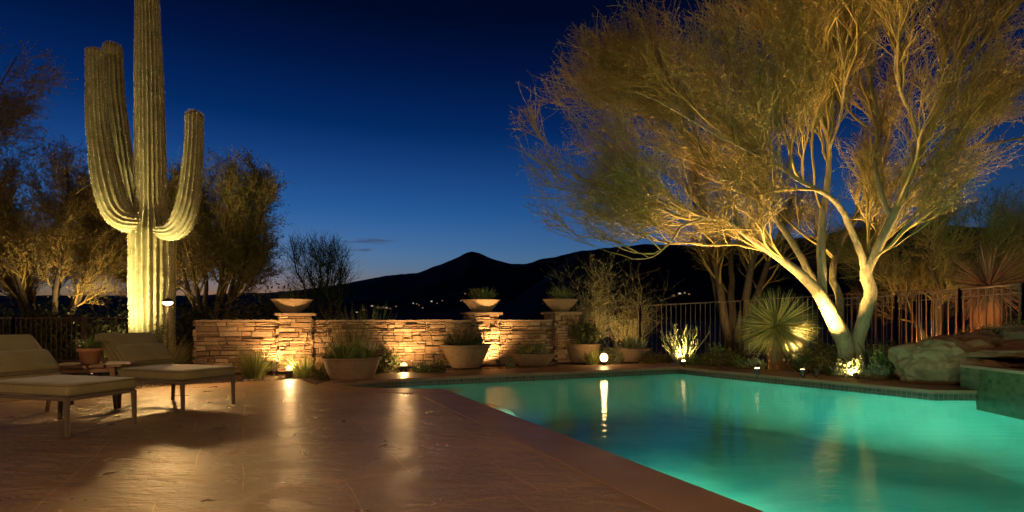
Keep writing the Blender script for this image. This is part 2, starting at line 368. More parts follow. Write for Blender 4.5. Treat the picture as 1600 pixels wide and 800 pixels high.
# coping strip
cop_out = offset_poly(poly, offs); c = MB(); vs = []; ins = offset_poly(poly, -.02)
for p, q in zip(ins, cop_out): vs += [(p.x, p.y, -.05), (p.x, p.y, -.008), (p.x * .998 + q.x * .002, p.y * .998 + q.y * .002, 0), (q.x, q.y, 0), (q.x, q.y, -.045)]
fs = []
for i in range(NP):
    j = (i + 1) % NP
    for k in range(4): fs.append((i * 5 + k, j * 5 + k, j * 5 + k + 1, i * 5 + k + 1))
    fs.append((i * 5 + 4, j * 5 + 4, j * 5, i * 5))
tag(c.add(vs, fs).build('pool_coping', M_COPING), kind='structure')

# patio slab: near side of the pool, back edge curving along the planting bed
pat = [Vector((-14, -6, 0)), Vector((N0.x, -6, 0))] + [Vector((p.x, p.y, 0)) for p in offset_poly(poly, .2)[0:9]]
pat += [L0 + Vector((-1.5, .1, 0)), W(490, 591), W(455, 592.5), W(420, 594), W(360, 597), W(300, 600), W(250, 604), W(200, 609), W(100, 619), W(0, 629), Vector((-8.5, 6, 0)), Vector((-14, 4, 0))]
s = sheet(pat, None, -.006); n0 = len(s.v)
s.add([(p.x, p.y, z) for p in pat for z in (-.006, -.06)], [(2 * i, 2 * i + 1, (2 * i + 3) % (2 * len(pat)), (2 * i + 2) % (2 * len(pat))) for i in range(len(pat))])
tag(s.build('patio', M_PATIO), kind='structure')

# pool shell
def wall_strip(pl, z0, z1, name, mt, uv=False, inset=0.0):
    pl = offset_poly(pl, -inset) if inset else pl
    m_ = MB(); n = len(pl); L = 0; us = []
    vs = []; fs = []
    for i in range(n):
        a, b = pl[i], pl[(i + 1) % n]; d = (b - a).length
        k = len(vs); vs += [(a.x, a.y, z0), (b.x, b.y, z0), (b.x, b.y, z1), (a.x, a.y, z1)]; fs.append((k, k + 1, k + 2, k + 3))
        us += [(L, z0), (L + d, z0), (L + d, z1), (L, z1)]; L += d
    o = m_.add(vs, fs).build(name, mt)
    if uv:
        u = o.data.uv_layers.new(name='UVMap')
        for li, lp in enumerate(o.data.loops): u.data[li].uv = us[lp.vertex_index]
    return o
cz = [(-.15, 0), (-.45, .02), (-.62, .06), (-.74, .13), (-.83, .24), (-.89, .38), (-.93, .55), (-.95, .75)]; m_ = MB(); vs = []; 
wall_n = NP
for z_, i_ in cz:
    rg_ = offset_poly(poly, [-i_ if k not in (2, 3, 4, 5, 6, 7, 8, 9) else -i_ * .25 for k in range(NP)]); vs += [(p.x, p.y, z_) for p in rg_]
fs = [(r * NP + i, r * NP + (i + 1) % NP, (r + 1) * NP + (i + 1) % NP, (r + 1) * NP + i) for r in range(len(cz) - 1) for i in range(NP)]
tag(m_.add(vs, fs).build('pool_wall', M_PLASTER, None, True), kind='structure')
tag(wall_strip(poly, -.165, -.045, 'pool_tile_band', M_TILE, True, .004), kind='structure')
tag(sheet(poly, None, -.95).build('pool_floor', M_PLASTER), kind='structure')
WZ = -.135
tag(sheet(offset_poly(poly, -.006), None, WZ).build('pool_water', M_WATER), kind='structure')
# curved bench under water along the near wall at the shallow end
def on_near(y, d): return Vector((N1.x + slope * (y - N1.y) + d * .9, y + d * .4, 0))
for dz, sc_, dw in ((-.30, 1.0, 0), (-.55, 1.22, .12)):
    y0, y1 = 6.9 - dw, 9.0; inner = [on_near(y0 + (y1 - y0) * k / 16, .01) for k in range(17)]
    outer = [on_near(y0 + (y1 - y0) * k / 16, (.9 * math.sin(math.pi * min(1, (k / 16) * .62 + .0)) ** .7 + .02) * sc_) for k in range(17)]
    vs = [(p.x, p.y, dz) for p in inner] + [(p.x, p.y, dz) for p in outer] + [(p.x, p.y, dz - .03) for p in outer] + [(p.x, p.y, -.95) for p in outer]
    fs = [(17 * r + i, 17 * r + i + 1, 17 * (r + 1) + i + 1, 17 * (r + 1) + i) for r in range(3) for i in range(16)]
    tag(MB().add(vs, fs).build('pool_step', M_PLASTER), kind='structure')

# underwater lights: niches in the wall on the near side, hidden from here by the coping
def pool_light(loc, target, power, label, ang=112, col=(.42, .97, .80)):
    t = empty('pool_light', loc); tag(t, label, 'pool light', 'pool lights')
    d = (Vector(target) - Vector(loc)); d.normalize()
    b = MB(); b.tube([Vector((0, 0, 0)) - d * .03, d * .03], [.13, .12], 20); b.build('rim', M_FRAME, t)
    c = MB(); c.tube([d * .031, d * .036], [.1, .09], 20); c.build('lens', emis('pool_lens', (.6, 1, .8), 3), t)
    lamp('SPOT', Vector(loc) + d * .10, power, col, t, Vector(loc) + d * 3 + Vector((0, 0, -.75)), ang, .8, .09)
u = Vector((UX, UY, 0)); vdir = Vector((slope, 1, 0)).normalized()
for k, (yy, pw, tx) in enumerate(((2.2, 1300, 'round pool light low on the near wall by the camera end'), (5.0, 800, 'round pool light in the near wall at mid length'), (6.2, 200, 'round pool light in the near wall towards the shallow end'))):
    p = Vector((N1.x + slope * (yy - N1.y), yy, -.55)); n_ = Vector((vdir.y, -vdir.x, 0))
    pool_light(p + n_ * .05, p + n_ * 3 + Vector((0, 0, -.05)), pw, tx)

pool_light((4.9, -1.38, -.5), (4.9, 4, -.6), 1100, 'round pool light in the end wall nearest the camera', 112, (.46, .98, .82))
p = on_near(8.1, .05); p.z = -.22; pool_light(p, p + Vector((1, .3, -.1)), 110, 'small round pool light above the curved underwater bench', 120, (.7, 1, .75))
# ------------------------------------------------------------------ hills and town
def profile(pts):
    xs = [p[0] for p in pts]; ys = [p[1] for p in pts]
    return lambda x: float(np.interp(x, xs, ys))
farp = profile([(-1500, 470), (-400, 466), (0, 462), (300, 462), (450, 456), (530, 446), (560, 440), (600, 433), (650, 428), (690, 415), (715, 405), (728, 398), (738, 394.5), (748, 397), (770, 406), (795, 414), (820, 415), (850, 409), (880, 401), (900, 396), (1000, 392), (1300, 395), (2000, 400), (4000, 430)])
nearp = profile([(700, 497), (800, 470), (860, 425), (890, 403), (905, 394), (940, 388), (1000, 384), (1080, 384), (1160, 378), (1240, 372), (1320, 362), (1400, 355), (1440, 352), (1480, 353), (1540, 357), (1600, 362), (1800, 380), (2600, 420), (4500, 450)])
def hill(name, prof, D0, D1, D2, x0, x1, nx, seed):
    m_ = []; rows = 26
    def z(x, D):
        h = (HZ - prof(x)) / F * D1 + EYE
        f = (D - D0) / (D1 - D0) if D < D1 else 1 - (D - D1) / (D2 - D1) * .6
        f = max(0, f); f = f * f * (3 - 2 * f) if D < D1 else f
        w = noise.fractal(Vector(((x - 800) / F * D * .008 + seed, D * .008, 0)), 1, 2, 6) * .10 * h * math.sin(min(1, max(0, (D - D0) / (D1 - D0))) * math.pi)
        r = noise.fractal(Vector(((x - 800) * .03 + seed, D * .02, 5)), 1, 2, 4) * D1 * .0016
        return h * f * 1.0 + w + r * f - 2
    Ds = [D0 + (D1 - D0) * i / (rows - 1) for i in range(rows)] + [D1 + (D2 - D1) * i / 5 for i in range(1, 6)]
    V = []; Q = []
    for D in Ds:
        for i in range(nx + 1):
            x = x0 + (x1 - x0) * i / nx; V.append(((x - 800) / F * D, D, z(x, D)))
    for j in range(len(Ds) - 1):
        for i in range(nx): a = j * (nx + 1) + i; Q.append((a, a + 1, a + nx + 2, a + nx + 1))
    tag(np_mesh(name, V, Q, M_HILL, None, True), kind='structure'); return z
M_HILL = noisy('scrub_hillside', (.03, .03, .018), (.065, .06, .035), .02, .95, .0)
zf = hill('mountain', farp, 620, 1500, 2200, -1500, 4000, 900, 3)
zn = hill('hills', nearp, 500, 900, 1300, 720, 4500, 620, 9)
rng = random.Random(5)
M_HWALL = mat('house_stucco', (.3, .24, .18), .9)
M_WIN = [emis('lit_window_warm', (1, .62, .3), .4), emis('lit_window_white', (1, .85, .65), .7), emis('lit_window_amber', (1, .5, .2), .3)]
town = [(583, 478, 2, 1), (592, 480, 1, 0), (597, 481, 1, 0), (601, 480, 2, 0), (607, 481, 2, 1), (612, 482, 1, 2), (620, 479, 1, 0), (647, 474, 1, 1), (652, 475, 1, 0), (657, 477, 1, 2), (662, 481, 1, 0),
        (676, 471, 2, 1), (684, 474, 1, 2), (692, 470, 1, 2), (722, 470, 1, 0), (728, 459, 1, 0), (806, 477, 2, 1), (812, 478, 1, 0), (818, 478, 2, 0), (826, 474, 2, 1), (830, 477, 1, 2), (1058, 459, 2, 1), (1067, 458, 1, 0), (1074, 460, 1, 2), (571, 484, 1, 2), (560, 488, 1, 1), (1050, 462, 1, 2)]
def find_D(z, x, y, D0, D1):
    for k in range(200):
        D = D0 + (D1 - D0) * k / 199
        if z(x, D) >= EYE + (HZ - y) / F * D: return D
    return D1
town.sort()
names_g = ['small stucco house with a lit window on the dark hillside']
rows_ = [('among those above the long stone wall', 500, 640), ('among those beside the bowl on the middle pillar', 640, 740), ('among those left of the end pillar', 740, 900), ('among those behind the big tree branches', 900, 1200)]
ords = ['first', 'second', 'third', 'fourth', 'fifth', 'sixth', 'seventh', 'eighth', 'ninth', 'tenth', 'eleventh']; cnt = {}
for i, (x, y, s_, k) in enumerate(town):
    rw = next(r_ for r_ in rows_ if r_[1] <= x < r_[2]); cnt[rw[0]] = cnt.get(rw[0], 0) + 1
    zz, a, b = (zf, 620, 1500) if x < 900 else (zn, 500, 900)
    D = find_D(zz, x, y, a, b); t = empty('hillside_house', ((x - 800) / F * D, D - 6, EYE + (HZ - y) / F * D - 1.6), rng.uniform(-.3, .3))
    tag(t, ords[cnt[rw[0]] - 1] + ' tiny lit house from the left ' + rw[0], 'house', 'houses of the far town on the dark hillside')
    b_ = MB(); w = 5 + 2 * s_; b_.box((0, 0, 1.2), (w, 6, 3.6)); o = b_.build('wall', M_HWALL, t)
    rf = MB(); rf.add([(-w/2-.3, -3.3, 3), (w/2+.3, -3.3, 3), (w/2+.3, 3.3, 3), (-w/2-.3, 3.3, 3), (-w/2, 0, 4.2), (w/2, 0, 4.2)], [(0,1,5,4),(2,3,4,5),(1,2,5),(3,0,4),(3,2,1,0)]); rf.build('roof', M_ROCKD, t)
    wn = MB(); wn.box((0, -3.04, 1.5), (1.1 * s_ + .5, .1, 1.3)); wn.build('window', M_WIN[k], t)

# ------------------------------------------------------------------ stone walls and pillars
def stone_face(mb, o, d, n, L, H, rng, hmin=.055, hmax=.15, prot=.085, top_rough=False):
    o = Vector(o); d = Vector(d).normalized(); n = Vector(n).normalized(); z = 0.0
    while z < H - .015:
        h = min(rng.uniform(hmin, hmax), H - z)
        if H - z - h < .03: h = H - z
        x = 0.0
        while x < L - .01:
            w = min(rng.uniform(.12, .42), L - x)
            if L - x - w < .08: w = L - x
            sub = [(z, h)] if h < .085 or rng.random() < .6 else [(z, h * .5), (z + h * .5, h * .5)]
            for z0, hh in sub:
                gp = .011; p = rng.uniform(.008, prot); c = min(.012, hh * .2); j = lambda s=.012: rng.uniform(-s, s)
                x0, x1, a0, a1 = x + gp / 2, x + w - gp / 2, z0 + gp / 2, z0 + hh - gp / 2
                ring = [(x0, a0), (x1, a0), (x1, a1), (x0, a1)]; vs = []
                for (a, b) in ring: vs.append(o + d * a + Vector((0, 0, b)) - n * .03)
                jj = [(j(.008), j(.009)) for _ in range(4)]; pp = [p + j(.016) for _ in range(4)]
                for (a, b), q, r_ in zip(ring, jj, pp): vs.append(o + d * (a + q[0]) + Vector((0, 0, b + q[1])) + n * max(.003, r_ - c))
                for (a, b), q, r_, (sx, sz) in zip(ring, jj, pp, ((1, 1), (-1, 1), (-1, -1), (1, -1))):
                    vs.append(o + d * (a + q[0] + sx * c) + Vector((0, 0, b + q[1] + sz * c)) + n * (max(.003, r_ - c) + c))
                fs = [(8, 9, 10, 11)]
                for k in range(4):
                    m2 = (k + 1) % 4; fs += [(k, m2, 4 + m2, 4 + k), (4 + k, 4 + m2, 8 + m2, 8 + k)]
                mb.add(vs, fs)
            x += w
        z += h
PC = {1: Vector((-4.77, 12.2, 0)), 2: Vector((-.76, 13.9, 0)), 3: Vector((1.30, 14.75, 0))}
WL = Vector((-6.5, 11.5, 0))
def stone_wall(a, b, h, label, seed, end=False, cap=True):
    rng = random.Random(seed); d = (b - a); L = d.length; d.normalize(); n = Vector((d.y, -d.x, 0)); T = .34
    t = empty('stone_wall', a); tag(t, label, 'stone wall', 'sections of the low stone wall')
    m_ = MB(); stone_face(m_, n * (T / 2 - .02), d, n, L, h, rng)
    if end: stone_face(m_, n * (T / 2 - .02) - n * T, n, -d, T, h, rng)
    m_.build('stone_facing', M_STONE, t)
    m_ = MB(); ang = math.atan2(d.y, d.x); m_.box(d * L / 2 + Vector((0, 0, h / 2 - .01)), (L - .01, T - .03, h), ang); m_.build('core', M_MORTAR, t)
    m_ = MB(); x = -.03 if end else 0
    while x < L - .02:
        w = min(rng.uniform(.45, .8), L - x); z0 = h + rng.uniform(-.004, .004); hh = .045 + rng.uniform(-.006, .006)
        m_.box(d * (x + w / 2) + Vector((0, 0, z0 + hh / 2)) + n * rng.uniform(-.008, .012), (w - .006, T + .09, hh), ang); x += w
    m_.build('cap', M_CAP, t)
    return t
def pillar(c, h, S, label, seed):
    rng = random.Random(seed); d = Vector((UX, UY, 0)).normalized(); n = Vector((d.y, -d.x, 0)); t = empty('stone_pillar', c); tag(t, label, 'stone pillar', 'square stone pillars of the garden wall')
    m_ = MB(); hs = S / 2
    stone_face(m_, -d * hs + n * (hs - .02), d, n, S, h, rng)
    stone_face(m_, -d * (hs - .02) - n * hs, n, -d, S, h, rng)
    stone_face(m_, d * (hs - .02) + n * hs, -n, d, S, h, rng)
    m_.build('stone_facing', M_STONE, t)
    ang = math.atan2(d.y, d.x)
    m_ = MB(); m_.box((0, 0, h / 2), (S - .05, S - .05, h - .01), ang); m_.build('core', M_MORTAR, t)
    bm = bmesh.new(); bmesh.ops.create_cube(bm, size=1)
    for v in bm.verts: v.co = Vector((v.co.x * (S + .16), v.co.y * (S + .16), v.co.z * .065))
    bmesh.ops.bevel(bm, geom=bm.edges[:], offset=.014, segments=2, affect='EDGES')
    me = bpy.data.meshes.new('cap'); bm.to_mesh(me); o = link('cap', me, M_CAP, t); o.location = (0, 0, h + .0325); o.rotation_euler = (0, 0, ang)
    return t
dW = Vector((UX, UY, 0)).normalized(); S = .66
dd1 = (PC[1] - WL).normalized(); dd2 = (PC[2] - PC[1]).normalized(); dd3 = (PC[3] - PC[2]).normalized()
stone_wall(WL, PC[1] - dd1 * .34, 1.06, 'low ledgestone wall section between the saguaro and the first pillar, with a free end', 1, True)
stone_wall(PC[1] + dd2 * .34, PC[2] - dd2 * .34, 1.06, 'longest ledgestone wall section, lit by one round lamp at its foot', 2)
stone_wall(PC[2] + dd3 * .34, PC[3] - dd3 * .34, 1.06, 'short ledgestone wall section between the two pillars with leafy bowls', 3)
pillar(PC[1], 1.19, S, 'square ledgestone pillar with a dark bowl on it, brightly lit from its foot', 11)
pillar(PC[2], 1.23, S, 'square ledgestone pillar glowing behind the wide tapered pot', 12)
pillar(PC[3], 1.25, S, 'square ledgestone pillar at the end of the wall, next to the iron fence', 13)

# ------------------------------------------------------------------ iron fences
def fence(pts, sp, label, rails=1, bal=.016, bottom=0.02):
    """pts: list of (x, y, ztop, zground)"""
    t = empty('iron_fence', (pts[0][0], pts[0][1], 0)); o = Vector((pts[0][0], pts[0][1], 0)); tag(t, label, 'iron fence', 'runs of iron garden fence')
    r = [MB(), MB(), MB()]; b = MB(); posts = []
    for (x0, y0, z0, g0), (x1, y1, z1, g1) in zip(pts[:-1], pts[1:]):
        a = Vector((x0, y0, 0)) - o; c = Vector((x1, y1, 0)) - o; L = (c - a).length; n = max(1, int(L / sp))
        r[0].bar(a + Vector((0, 0, z0)), c + Vector((0, 0, z1)), .03, .03)
        if rails > 1: r[1].bar(a + Vector((0, 0, z0 - .16)), c + Vector((0, 0, z1 - .16)), .02, .02)
        r[2].bar(a + Vector((0, 0, g0 + .12)), c + Vector((0, 0, g1 + .12)), .026, .026)
        for k in range(n):
            f = (k + .5) / n; p = a.lerp(c, f); zt = z0 + (z1 - z0) * f; gg = g0 + (g1 - g0) * f
            b.bar(p + Vector((0, 0, gg + .06)), p + Vector((0, 0, zt - .012)), bal, bal)
        q = max(1, round(L / 2.2))
        for k in range(q + 1): posts.append((a.lerp(c, k / q), z0 + (z1 - z0) * k / q, g0 + (g1 - g0) * k / q))
    for q in r:
        if q.v: q.build('rail', M_IRON, t)
    b.build('baluster', M_IRON, t)
    for p, zt, gg in posts[:-1] if len(pts) > 2 else posts:
        q = MB(); q.bar(p + Vector((0, 0, gg - .1)), p + Vector((0, 0, zt + .03)), .045, .045); q.build('post', M_IRON, t)
    return t
def fp(x, y, Y, g0): p = P(x, y, Y); return (p.x, p.y, p.z, g0)
fence([fp(903, 484.5, 15.9, 0), fp(1000, 478, 15.6, 0), fp(1160, 470, 15.2, .05), fp(1320, 460, 14.9, .1), fp(1475, 452, 14.7, .15)], .125, 'thin brown iron fence running from the last pillar behind the spiky yucca')
fence([fp(1312, 467, 14.3, .15), fp(1400, 462, 13.4, .2), fp(1500, 452.5, 11.8, .25), fp(1600, 444, 10.4, .3), fp(1700, 436, 9.4, .3)], .165, 'two-railed iron fence lit rusty red beside the boulders', 2, .02)
fence([(-16, 10.5, 1.15, 0), (-12, 13.4, 1.15, 0), (-8.6, 13.4, 1.15, 0)], .12, 'dim iron fence behind the loungers in front of the dark hedge')

# ------------------------------------------------------------------ plants
def blade_arr(n, L, w, r0, lean0, lean1, droop, rng, K=6, zmin=0.0):
    az = rng.uniform(0, 2 * math.pi, n); ln = rng.uniform(lean0, lean1, n) ** 1.0; Ls = L * rng.uniform(.6, 1.1, n)
    base = np.stack([np.cos(az), np.sin(az), np.zeros(n)], 1); rr = r0 * np.sqrt(rng.uniform(0, 1, n))
    p0 = base * rr[:, None] + np.array([0, 0, zmin]); t = np.linspace(0, 1, K)
    ang = ln[:, None] + droop * rng.uniform(.5, 1.4, (n, 1)) * t[None] ** 1.3          # lean from vertical, grows along the blade
    st = np.stack([np.sin(ang) * np.cos(az)[:, None], np.sin(ang) * np.sin(az)[:, None], np.cos(ang)], -1) * (Ls / (K - 1))[:, None, None]
    Pn = p0[:, None] + np.concatenate([np.zeros((n, 1, 3)), np.cumsum(st[:, :-1], 1)], 1)
    Wn = w * rng.uniform(.7, 1.2, (n, 1)) * (1 - t[None] ** 2 * .93) * (.6 + .4 * np.minimum(1, t[None] * 4))
    side = np.stack([-np.sin(az), np.cos(az), np.zeros(n)], 1) + rng.normal(0, .3, (n, 3))
    return ribbons_np(Pn, Wn, nrm(side))
def clump(name, loc, label, cat, n, L, w, r0, lean1, droop, mt, seed, group=None, parent=None, lean0=0.02, part='blades'):
    rng = np.random.default_rng(seed); V, Q = blade_arr(n, L, w, r0, lean0, lean1, droop, rng)
    o = np_mesh(name if parent is None else part, V, Q, mt, parent); o.location = loc
    if parent is None: tag(o, label, cat, group)
    return o
def poly_twigs(start, n, L, rad, seed, up=.6, spread=1.0, K=5, wig=.12, child=0, crad=.5, outward=None):
    """curved twigs from given start points; returns arrays [n,K,3],[n,K]"""
    rng = np.random.default_rng(seed); d = rng.normal(size=(n, 3)) * spread; d[:, 2] = np.abs(d[:, 2]) * .6 + up
    if outward is not None: d += outward
    d = nrm(d); st = start[rng.integers(0, len(start), n)] if len(start) != n else start
    Ls = L * rng.uniform(.5, 1.15, (n, 1)); pts = [st]; cur = d
    for k in range(K - 1):
        cur = nrm(cur + rng.normal(0, wig, (n, 3))); pts.append(pts[-1] + cur * Ls / (K - 1))
    Pn = np.stack(pts, 1); Rn = rad * (1 - np.linspace(0, 1, K)[None] * .75) * np.ones((n, 1))
    return Pn, Rn
def bush(name, loc, label, cat, rx, ry, rz, nleaf, size, mt, seed, nst=40, group=None, stem_mat=None, parent=None, zc=.5, clumpy=14):
    """stems + leaf clumps filling an uneven dome"""
    rng = np.random.default_rng(seed); S_ = np.array([rx, ry, rz])
    c = nrm(rng.normal(size=(clumpy, 3))) * rng.uniform(.35, .9, (clumpy, 1)); c[:, 2] = np.abs(c[:, 2]) * .95
    k = rng.integers(0, clumpy, nleaf); pt = c[k] + rng.normal(0, .17, (nleaf, 3)); pt[:, 2] = np.abs(pt[:, 2]); pt = pt * S_
    V, Q = leaves_np(pt, size, rng)
    t = empty(name, loc) if parent is None else parent
    if parent is None: tag(t, label, cat, group)
    o = np_mesh('foliage', V, Q, mt, t)
    ends = c * S_; n = nst; e = ends[rng.integers(0, clumpy, n)] + rng.normal(0, .1, (n, 3)) * S_; s0 = rng.normal(0, .08, (n, 3)) * S_; s0[:, 2] = 0
    mid = (s0 + e) / 2 + rng.normal(0, .06, (n, 3)) * S_; mid[:, 2] += .05 * rz
    Pn = np.stack([s0, mid, e], 1); Rn = np.array([1, .7, .35])[None] * max(.004, .012 * rz) * np.ones((n, 1))
    V, Q = tubes_np(Pn, Rn, 4); o2 = np_mesh('stem', V, Q, stem_mat or M_BARKD, t)
    if parent is not None: o.location = loc; o2.location = loc
    return t
def twig_bush(name, loc, label, cat, h, spread, n1, n2, r1, mt, seed, leaf=None, nleaf=0, lsize=.02, group=None):
    rng = np.random.default_rng(seed); t = empty(name, loc); tag(t, label, cat, group)
    s0 = rng.normal(0, .06 * spread, (n1, 3)); s0[:, 2] = 0
    out = rng.normal(0, 1, (n1, 3)) * np.array([spread, spread, 0])
    A, RA = poly_twigs(s0, n1, h, r1, seed + 1, up=1.3, spread=.25, K=7, wig=.1, outward=out)
    B = A[rng.integers(0, n1, n2), rng.integers(2, 7, n2)]
    Bp, RB = poly_twigs(B, n2, h * .38, r1 * .45, seed + 2, up=.5, spread=.8, K=5, wig=.22)
    V, Q = merge(tubes_np(A, RA, 5), tubes_np(Bp, RB, 3)); np_mesh('stem', V, Q, mt, t)
    if nleaf:
        C = Bp[rng.integers(0, n2, nleaf), rng.integers(1, 5, nleaf)] + rng.normal(0, lsize, (nleaf, 3)); V, Q = leaves_np(C, lsize, rng); np_mesh('foliage', V, Q, leaf, t)
    return t

# ---- saguaro
def ribbed(mb, spines, pts, rad, ribs=20, seed=0, depth=.09, round_end=True, spin=0.0, base_round=False):
    """smooth path through pts with ribbed section"""
    pts = [Vector(p) for p in pts]; cum = [0]
    for a, b in zip(pts[:-1], pts[1:]): cum.append(cum[-1] + (b - a).length)
    T = cum[-1]; step = .06; n = int(T / step)
    def cr(vals, s):
        i = max(0, min(len(cum) - 2, next((k for k in range(len(cum) - 1) if cum[k + 1] >= s), len(cum) - 2)))
        f = (s - cum[i]) / (cum[i + 1] - cum[i]); g_ = lambda k: vals[max(0, min(len(vals) - 1, k))]
        a, b, c, d = g_(i - 1), g_(i), g_(i + 1), g_(i + 2)
        return .5 * ((2 * b) + (c - a) * f + (2 * a - 5 * b + 4 * c - d) * f * f + (3 * b - a - 3 * c + d) * f ** 3)
    rows = [k * step for k in range(n)]
    Rl = cr(rad, T)
    if round_end:
        rows = [s for s in rows if s < T - Rl * 1.05]; base_s = T - Rl * 1.05
        rows += [base_s + Rl * 1.05 * math.sin(a * math.pi / 16) for a in range(0, 9)]
    m_ = ribs * 4; vs = []; rowsv = []
    for s in rows:
        p = cr(pts, s); t = (cr(pts, min(T, s + .05)) - cr(pts, max(0, s - .05))).normalized()
        ref = Vector((0, 1, 0)); sd = ref.cross(t).normalized(); up = t.cross(sd)
        r = cr(rad, s)
        if round_end and s > T - Rl * 1.05: q = (s - (T - Rl * 1.05)) / (Rl * 1.05); r *= math.sqrt(max(0.0008, 1 - q * q))
        if base_round and s < .22: r *= .72 + .28 * math.sqrt(s / .22)
        w = 1 + .035 * noise.noise(Vector((s * 1.3, seed, 0)))
        for k in range(m_):
            a = 2 * math.pi * k / m_; rib = abs(math.cos(a * ribs / 2)) ** .7; rr = r * w * (1 - depth + depth * 1.3 * rib) * (1 + .03 * noise.noise(Vector((k * .9, s * 1.8, seed))))
            a += spin + .01 * math.sin(s * 2.2 + k)
            q = p + (sd * math.cos(a) + up * math.sin(a)) * rr; vs.append(q)
            if k % 4 == 0: rowsv.append((q, (q - p).normalized(), t))
    nr = len(rows); fs = [(i * m_ + k, i * m_ + (k + 1) % m_, (i + 1) * m_ + (k + 1) % m_, (i + 1) * m_ + k) for i in range(nr - 1) for k in range(m_)]
    fs.append(tuple((nr - 1) * m_ + k for k in range(m_))); mb.add(vs, fs)
    rg = random.Random(seed)
    for q, nn_, t in rowsv:
        for _ in range(5):
            d = (nn_ * rg.uniform(.5, 1.2) + t * rg.uniform(-.9, .9) + t.cross(nn_) * rg.uniform(-.9, .9)).normalized() * rg.uniform(.012, .026)
            b = q + t * rg.uniform(-.03, .03); sd = d.cross(nn_).normalized() * .008; spines.add([b - sd, b + sd, b + d], [(0, 1, 2)])
SY = 11.5
sag = empty('saguaro_cactus', (P(238, 500, SY).x, SY, 0)); tag(sag, 'tall ribbed saguaro with three upturned arms, floodlit from its foot', 'cactus')
so = Vector((P(238, 500, SY).x, SY, 0))
def sp_(x, y, Y=SY): return P(x, y, Y) - so
def sag_part(name, pts, rad, ribs, seed, **kw):
    a = MB(); b = MB(); ribbed(a, b, pts, rad, ribs, seed, **kw); o = a.build(name, M_SAG, sag, True); b.build('spines', M_SPINE, o)
k_ = SY / F
sag_part('trunk', [Vector((0, 0, -.05)), sp_(238, 560), sp_(238, 500), sp_(238, 430), sp_(238, 372), sp_(237, 345), sp_(236, 322), sp_(235, 240), sp_(233, 120), sp_(230, 0), sp_(228, -60), sp_(227, -90)],
         [.36, .375, .385, .39, .39, .33, .272, .262, .24, .20, .165, .13], 22, 1, depth=.21)
sag_part('arm', [sp_(222, 350, 11.3), sp_(200, 346, 11.2), sp_(184, 332, 11.15), sp_(172, 302, 11.1), sp_(161, 250, 11.1), sp_(153, 190, 11.1), sp_(150, 130, 11.1), sp_(149, 76, 11.1)],
         [.17, .22, .25, .25, .225, .19, .165, .15], 16, 2, depth=.17, base_round=True)
sag_part('arm', [sp_(226, 350, 11.8), sp_(213, 338, 11.95), sp_(203, 315, 12.05), sp_(195, 270, 12.1), sp_(186, 210, 12.1), sp_(178, 140, 12.1), sp_(176, 68, 12.1)],
         [.14, .18, .2, .2, .19, .185, .18], 15, 3, depth=.17)
sag_part('arm', [sp_(246, 362, 11.3), sp_(266, 362, 11.2), sp_(281, 352, 11.15), sp_(292, 325, 11.1), sp_(299, 280, 11.1), sp_(303, 230, 11.1), sp_(304, 174, 11.1)],
         [.13, .17, .2, .2, .18, .165, .15], 15, 4, depth=.17, base_round=True)

# ---- big palo verde
def limb_pts(px, Ys, sub=3):
    P_ = [P(x, y, Y) for (x, y), Y in zip(px, Ys)]; res = []
    for i in range(len(P_) - 1):
        a, b, c, d = P_[max(0, i - 1)], P_[i], P_[i + 1], P_[min(len(P_) - 1, i + 2)]
        for k in range(sub):
            f = k / sub; res.append(.5 * ((2 * b) + (c - a) * f + (2 * a - 5 * b + 4 * c - d) * f * f + (3 * b - a - 3 * c + d) * f ** 3))
    return res + [P_[-1]]
def inside(p, c, r): return ((p - c) / r) ** 2
def grow(par, parR, m, L, rng, wt, K, center, env_c, env_r, rscale, t0=.3, wig=.15, upb=.2, zmin=None, contin=True):
    """children of every parent polyline; wt=(tangent, outward, random)"""
    Nn, Kp, _ = par.shape; n = Nn * m; idx = np.repeat(np.arange(Nn), m); tt = rng.uniform(t0, 1, n) * (Kp - 1)
    i0 = np.minimum(tt.astype(int), Kp - 2); f = (tt - i0)[:, None]
    st = par[idx, i0] * (1 - f) + par[idx, i0 + 1] * f; tg = nrm(par[idx, i0 + 1] - par[idx, i0]); r0 = parR[idx, i0] * (1 - f[:, 0]) + parR[idx, i0 + 1] * f[:, 0]
    d = nrm(tg * wt[0] + nrm(st - center) * wt[1] + nrm(rng.normal(size=(n, 3))) * wt[2] + np.array([0, 0, upb])); Ls = L * rng.uniform(.5, 1.2, (n, 1))
    end = st + d * Ls; q = (((end - env_c) / env_r) ** 2).sum(1); over = np.clip(1.25 - .5 * np.maximum(q - .75, 0), .12, 1)[:, None]; Ls = Ls * over
    pts = [st]; cur = d
    for k in range(K - 1):
        cur = nrm(cur + rng.normal(0, wig, (n, 3)) + np.array([0, 0, .02])); pts.append(pts[-1] + cur * Ls / (K - 1))
    Pn = np.stack(pts, 1)
    q = (((Pn[:, -1] - env_c) / env_r) ** 2).sum(1); keep = (q < 1.03 + rng.uniform(-.1, .1, n)) & (Ls[:, 0] > .05)
    if zmin is not None: keep &= Pn[:, -1, 2] > zmin(Pn[:, -1])
    Rn = np.minimum(r0 * rscale, 9)[:, None] * (1 - np.linspace(0, 1, K)[None] * .7)
    return Pn[keep], Rn[keep]
TB = P(1330, 530, 11.5); tb = Vector((TB.x, 11.5, 0))
tree = empty('palo_verde_tree', tb); tag(tree, 'large many-trunked palo verde with a wide golden crown, lit from below', 'tree')
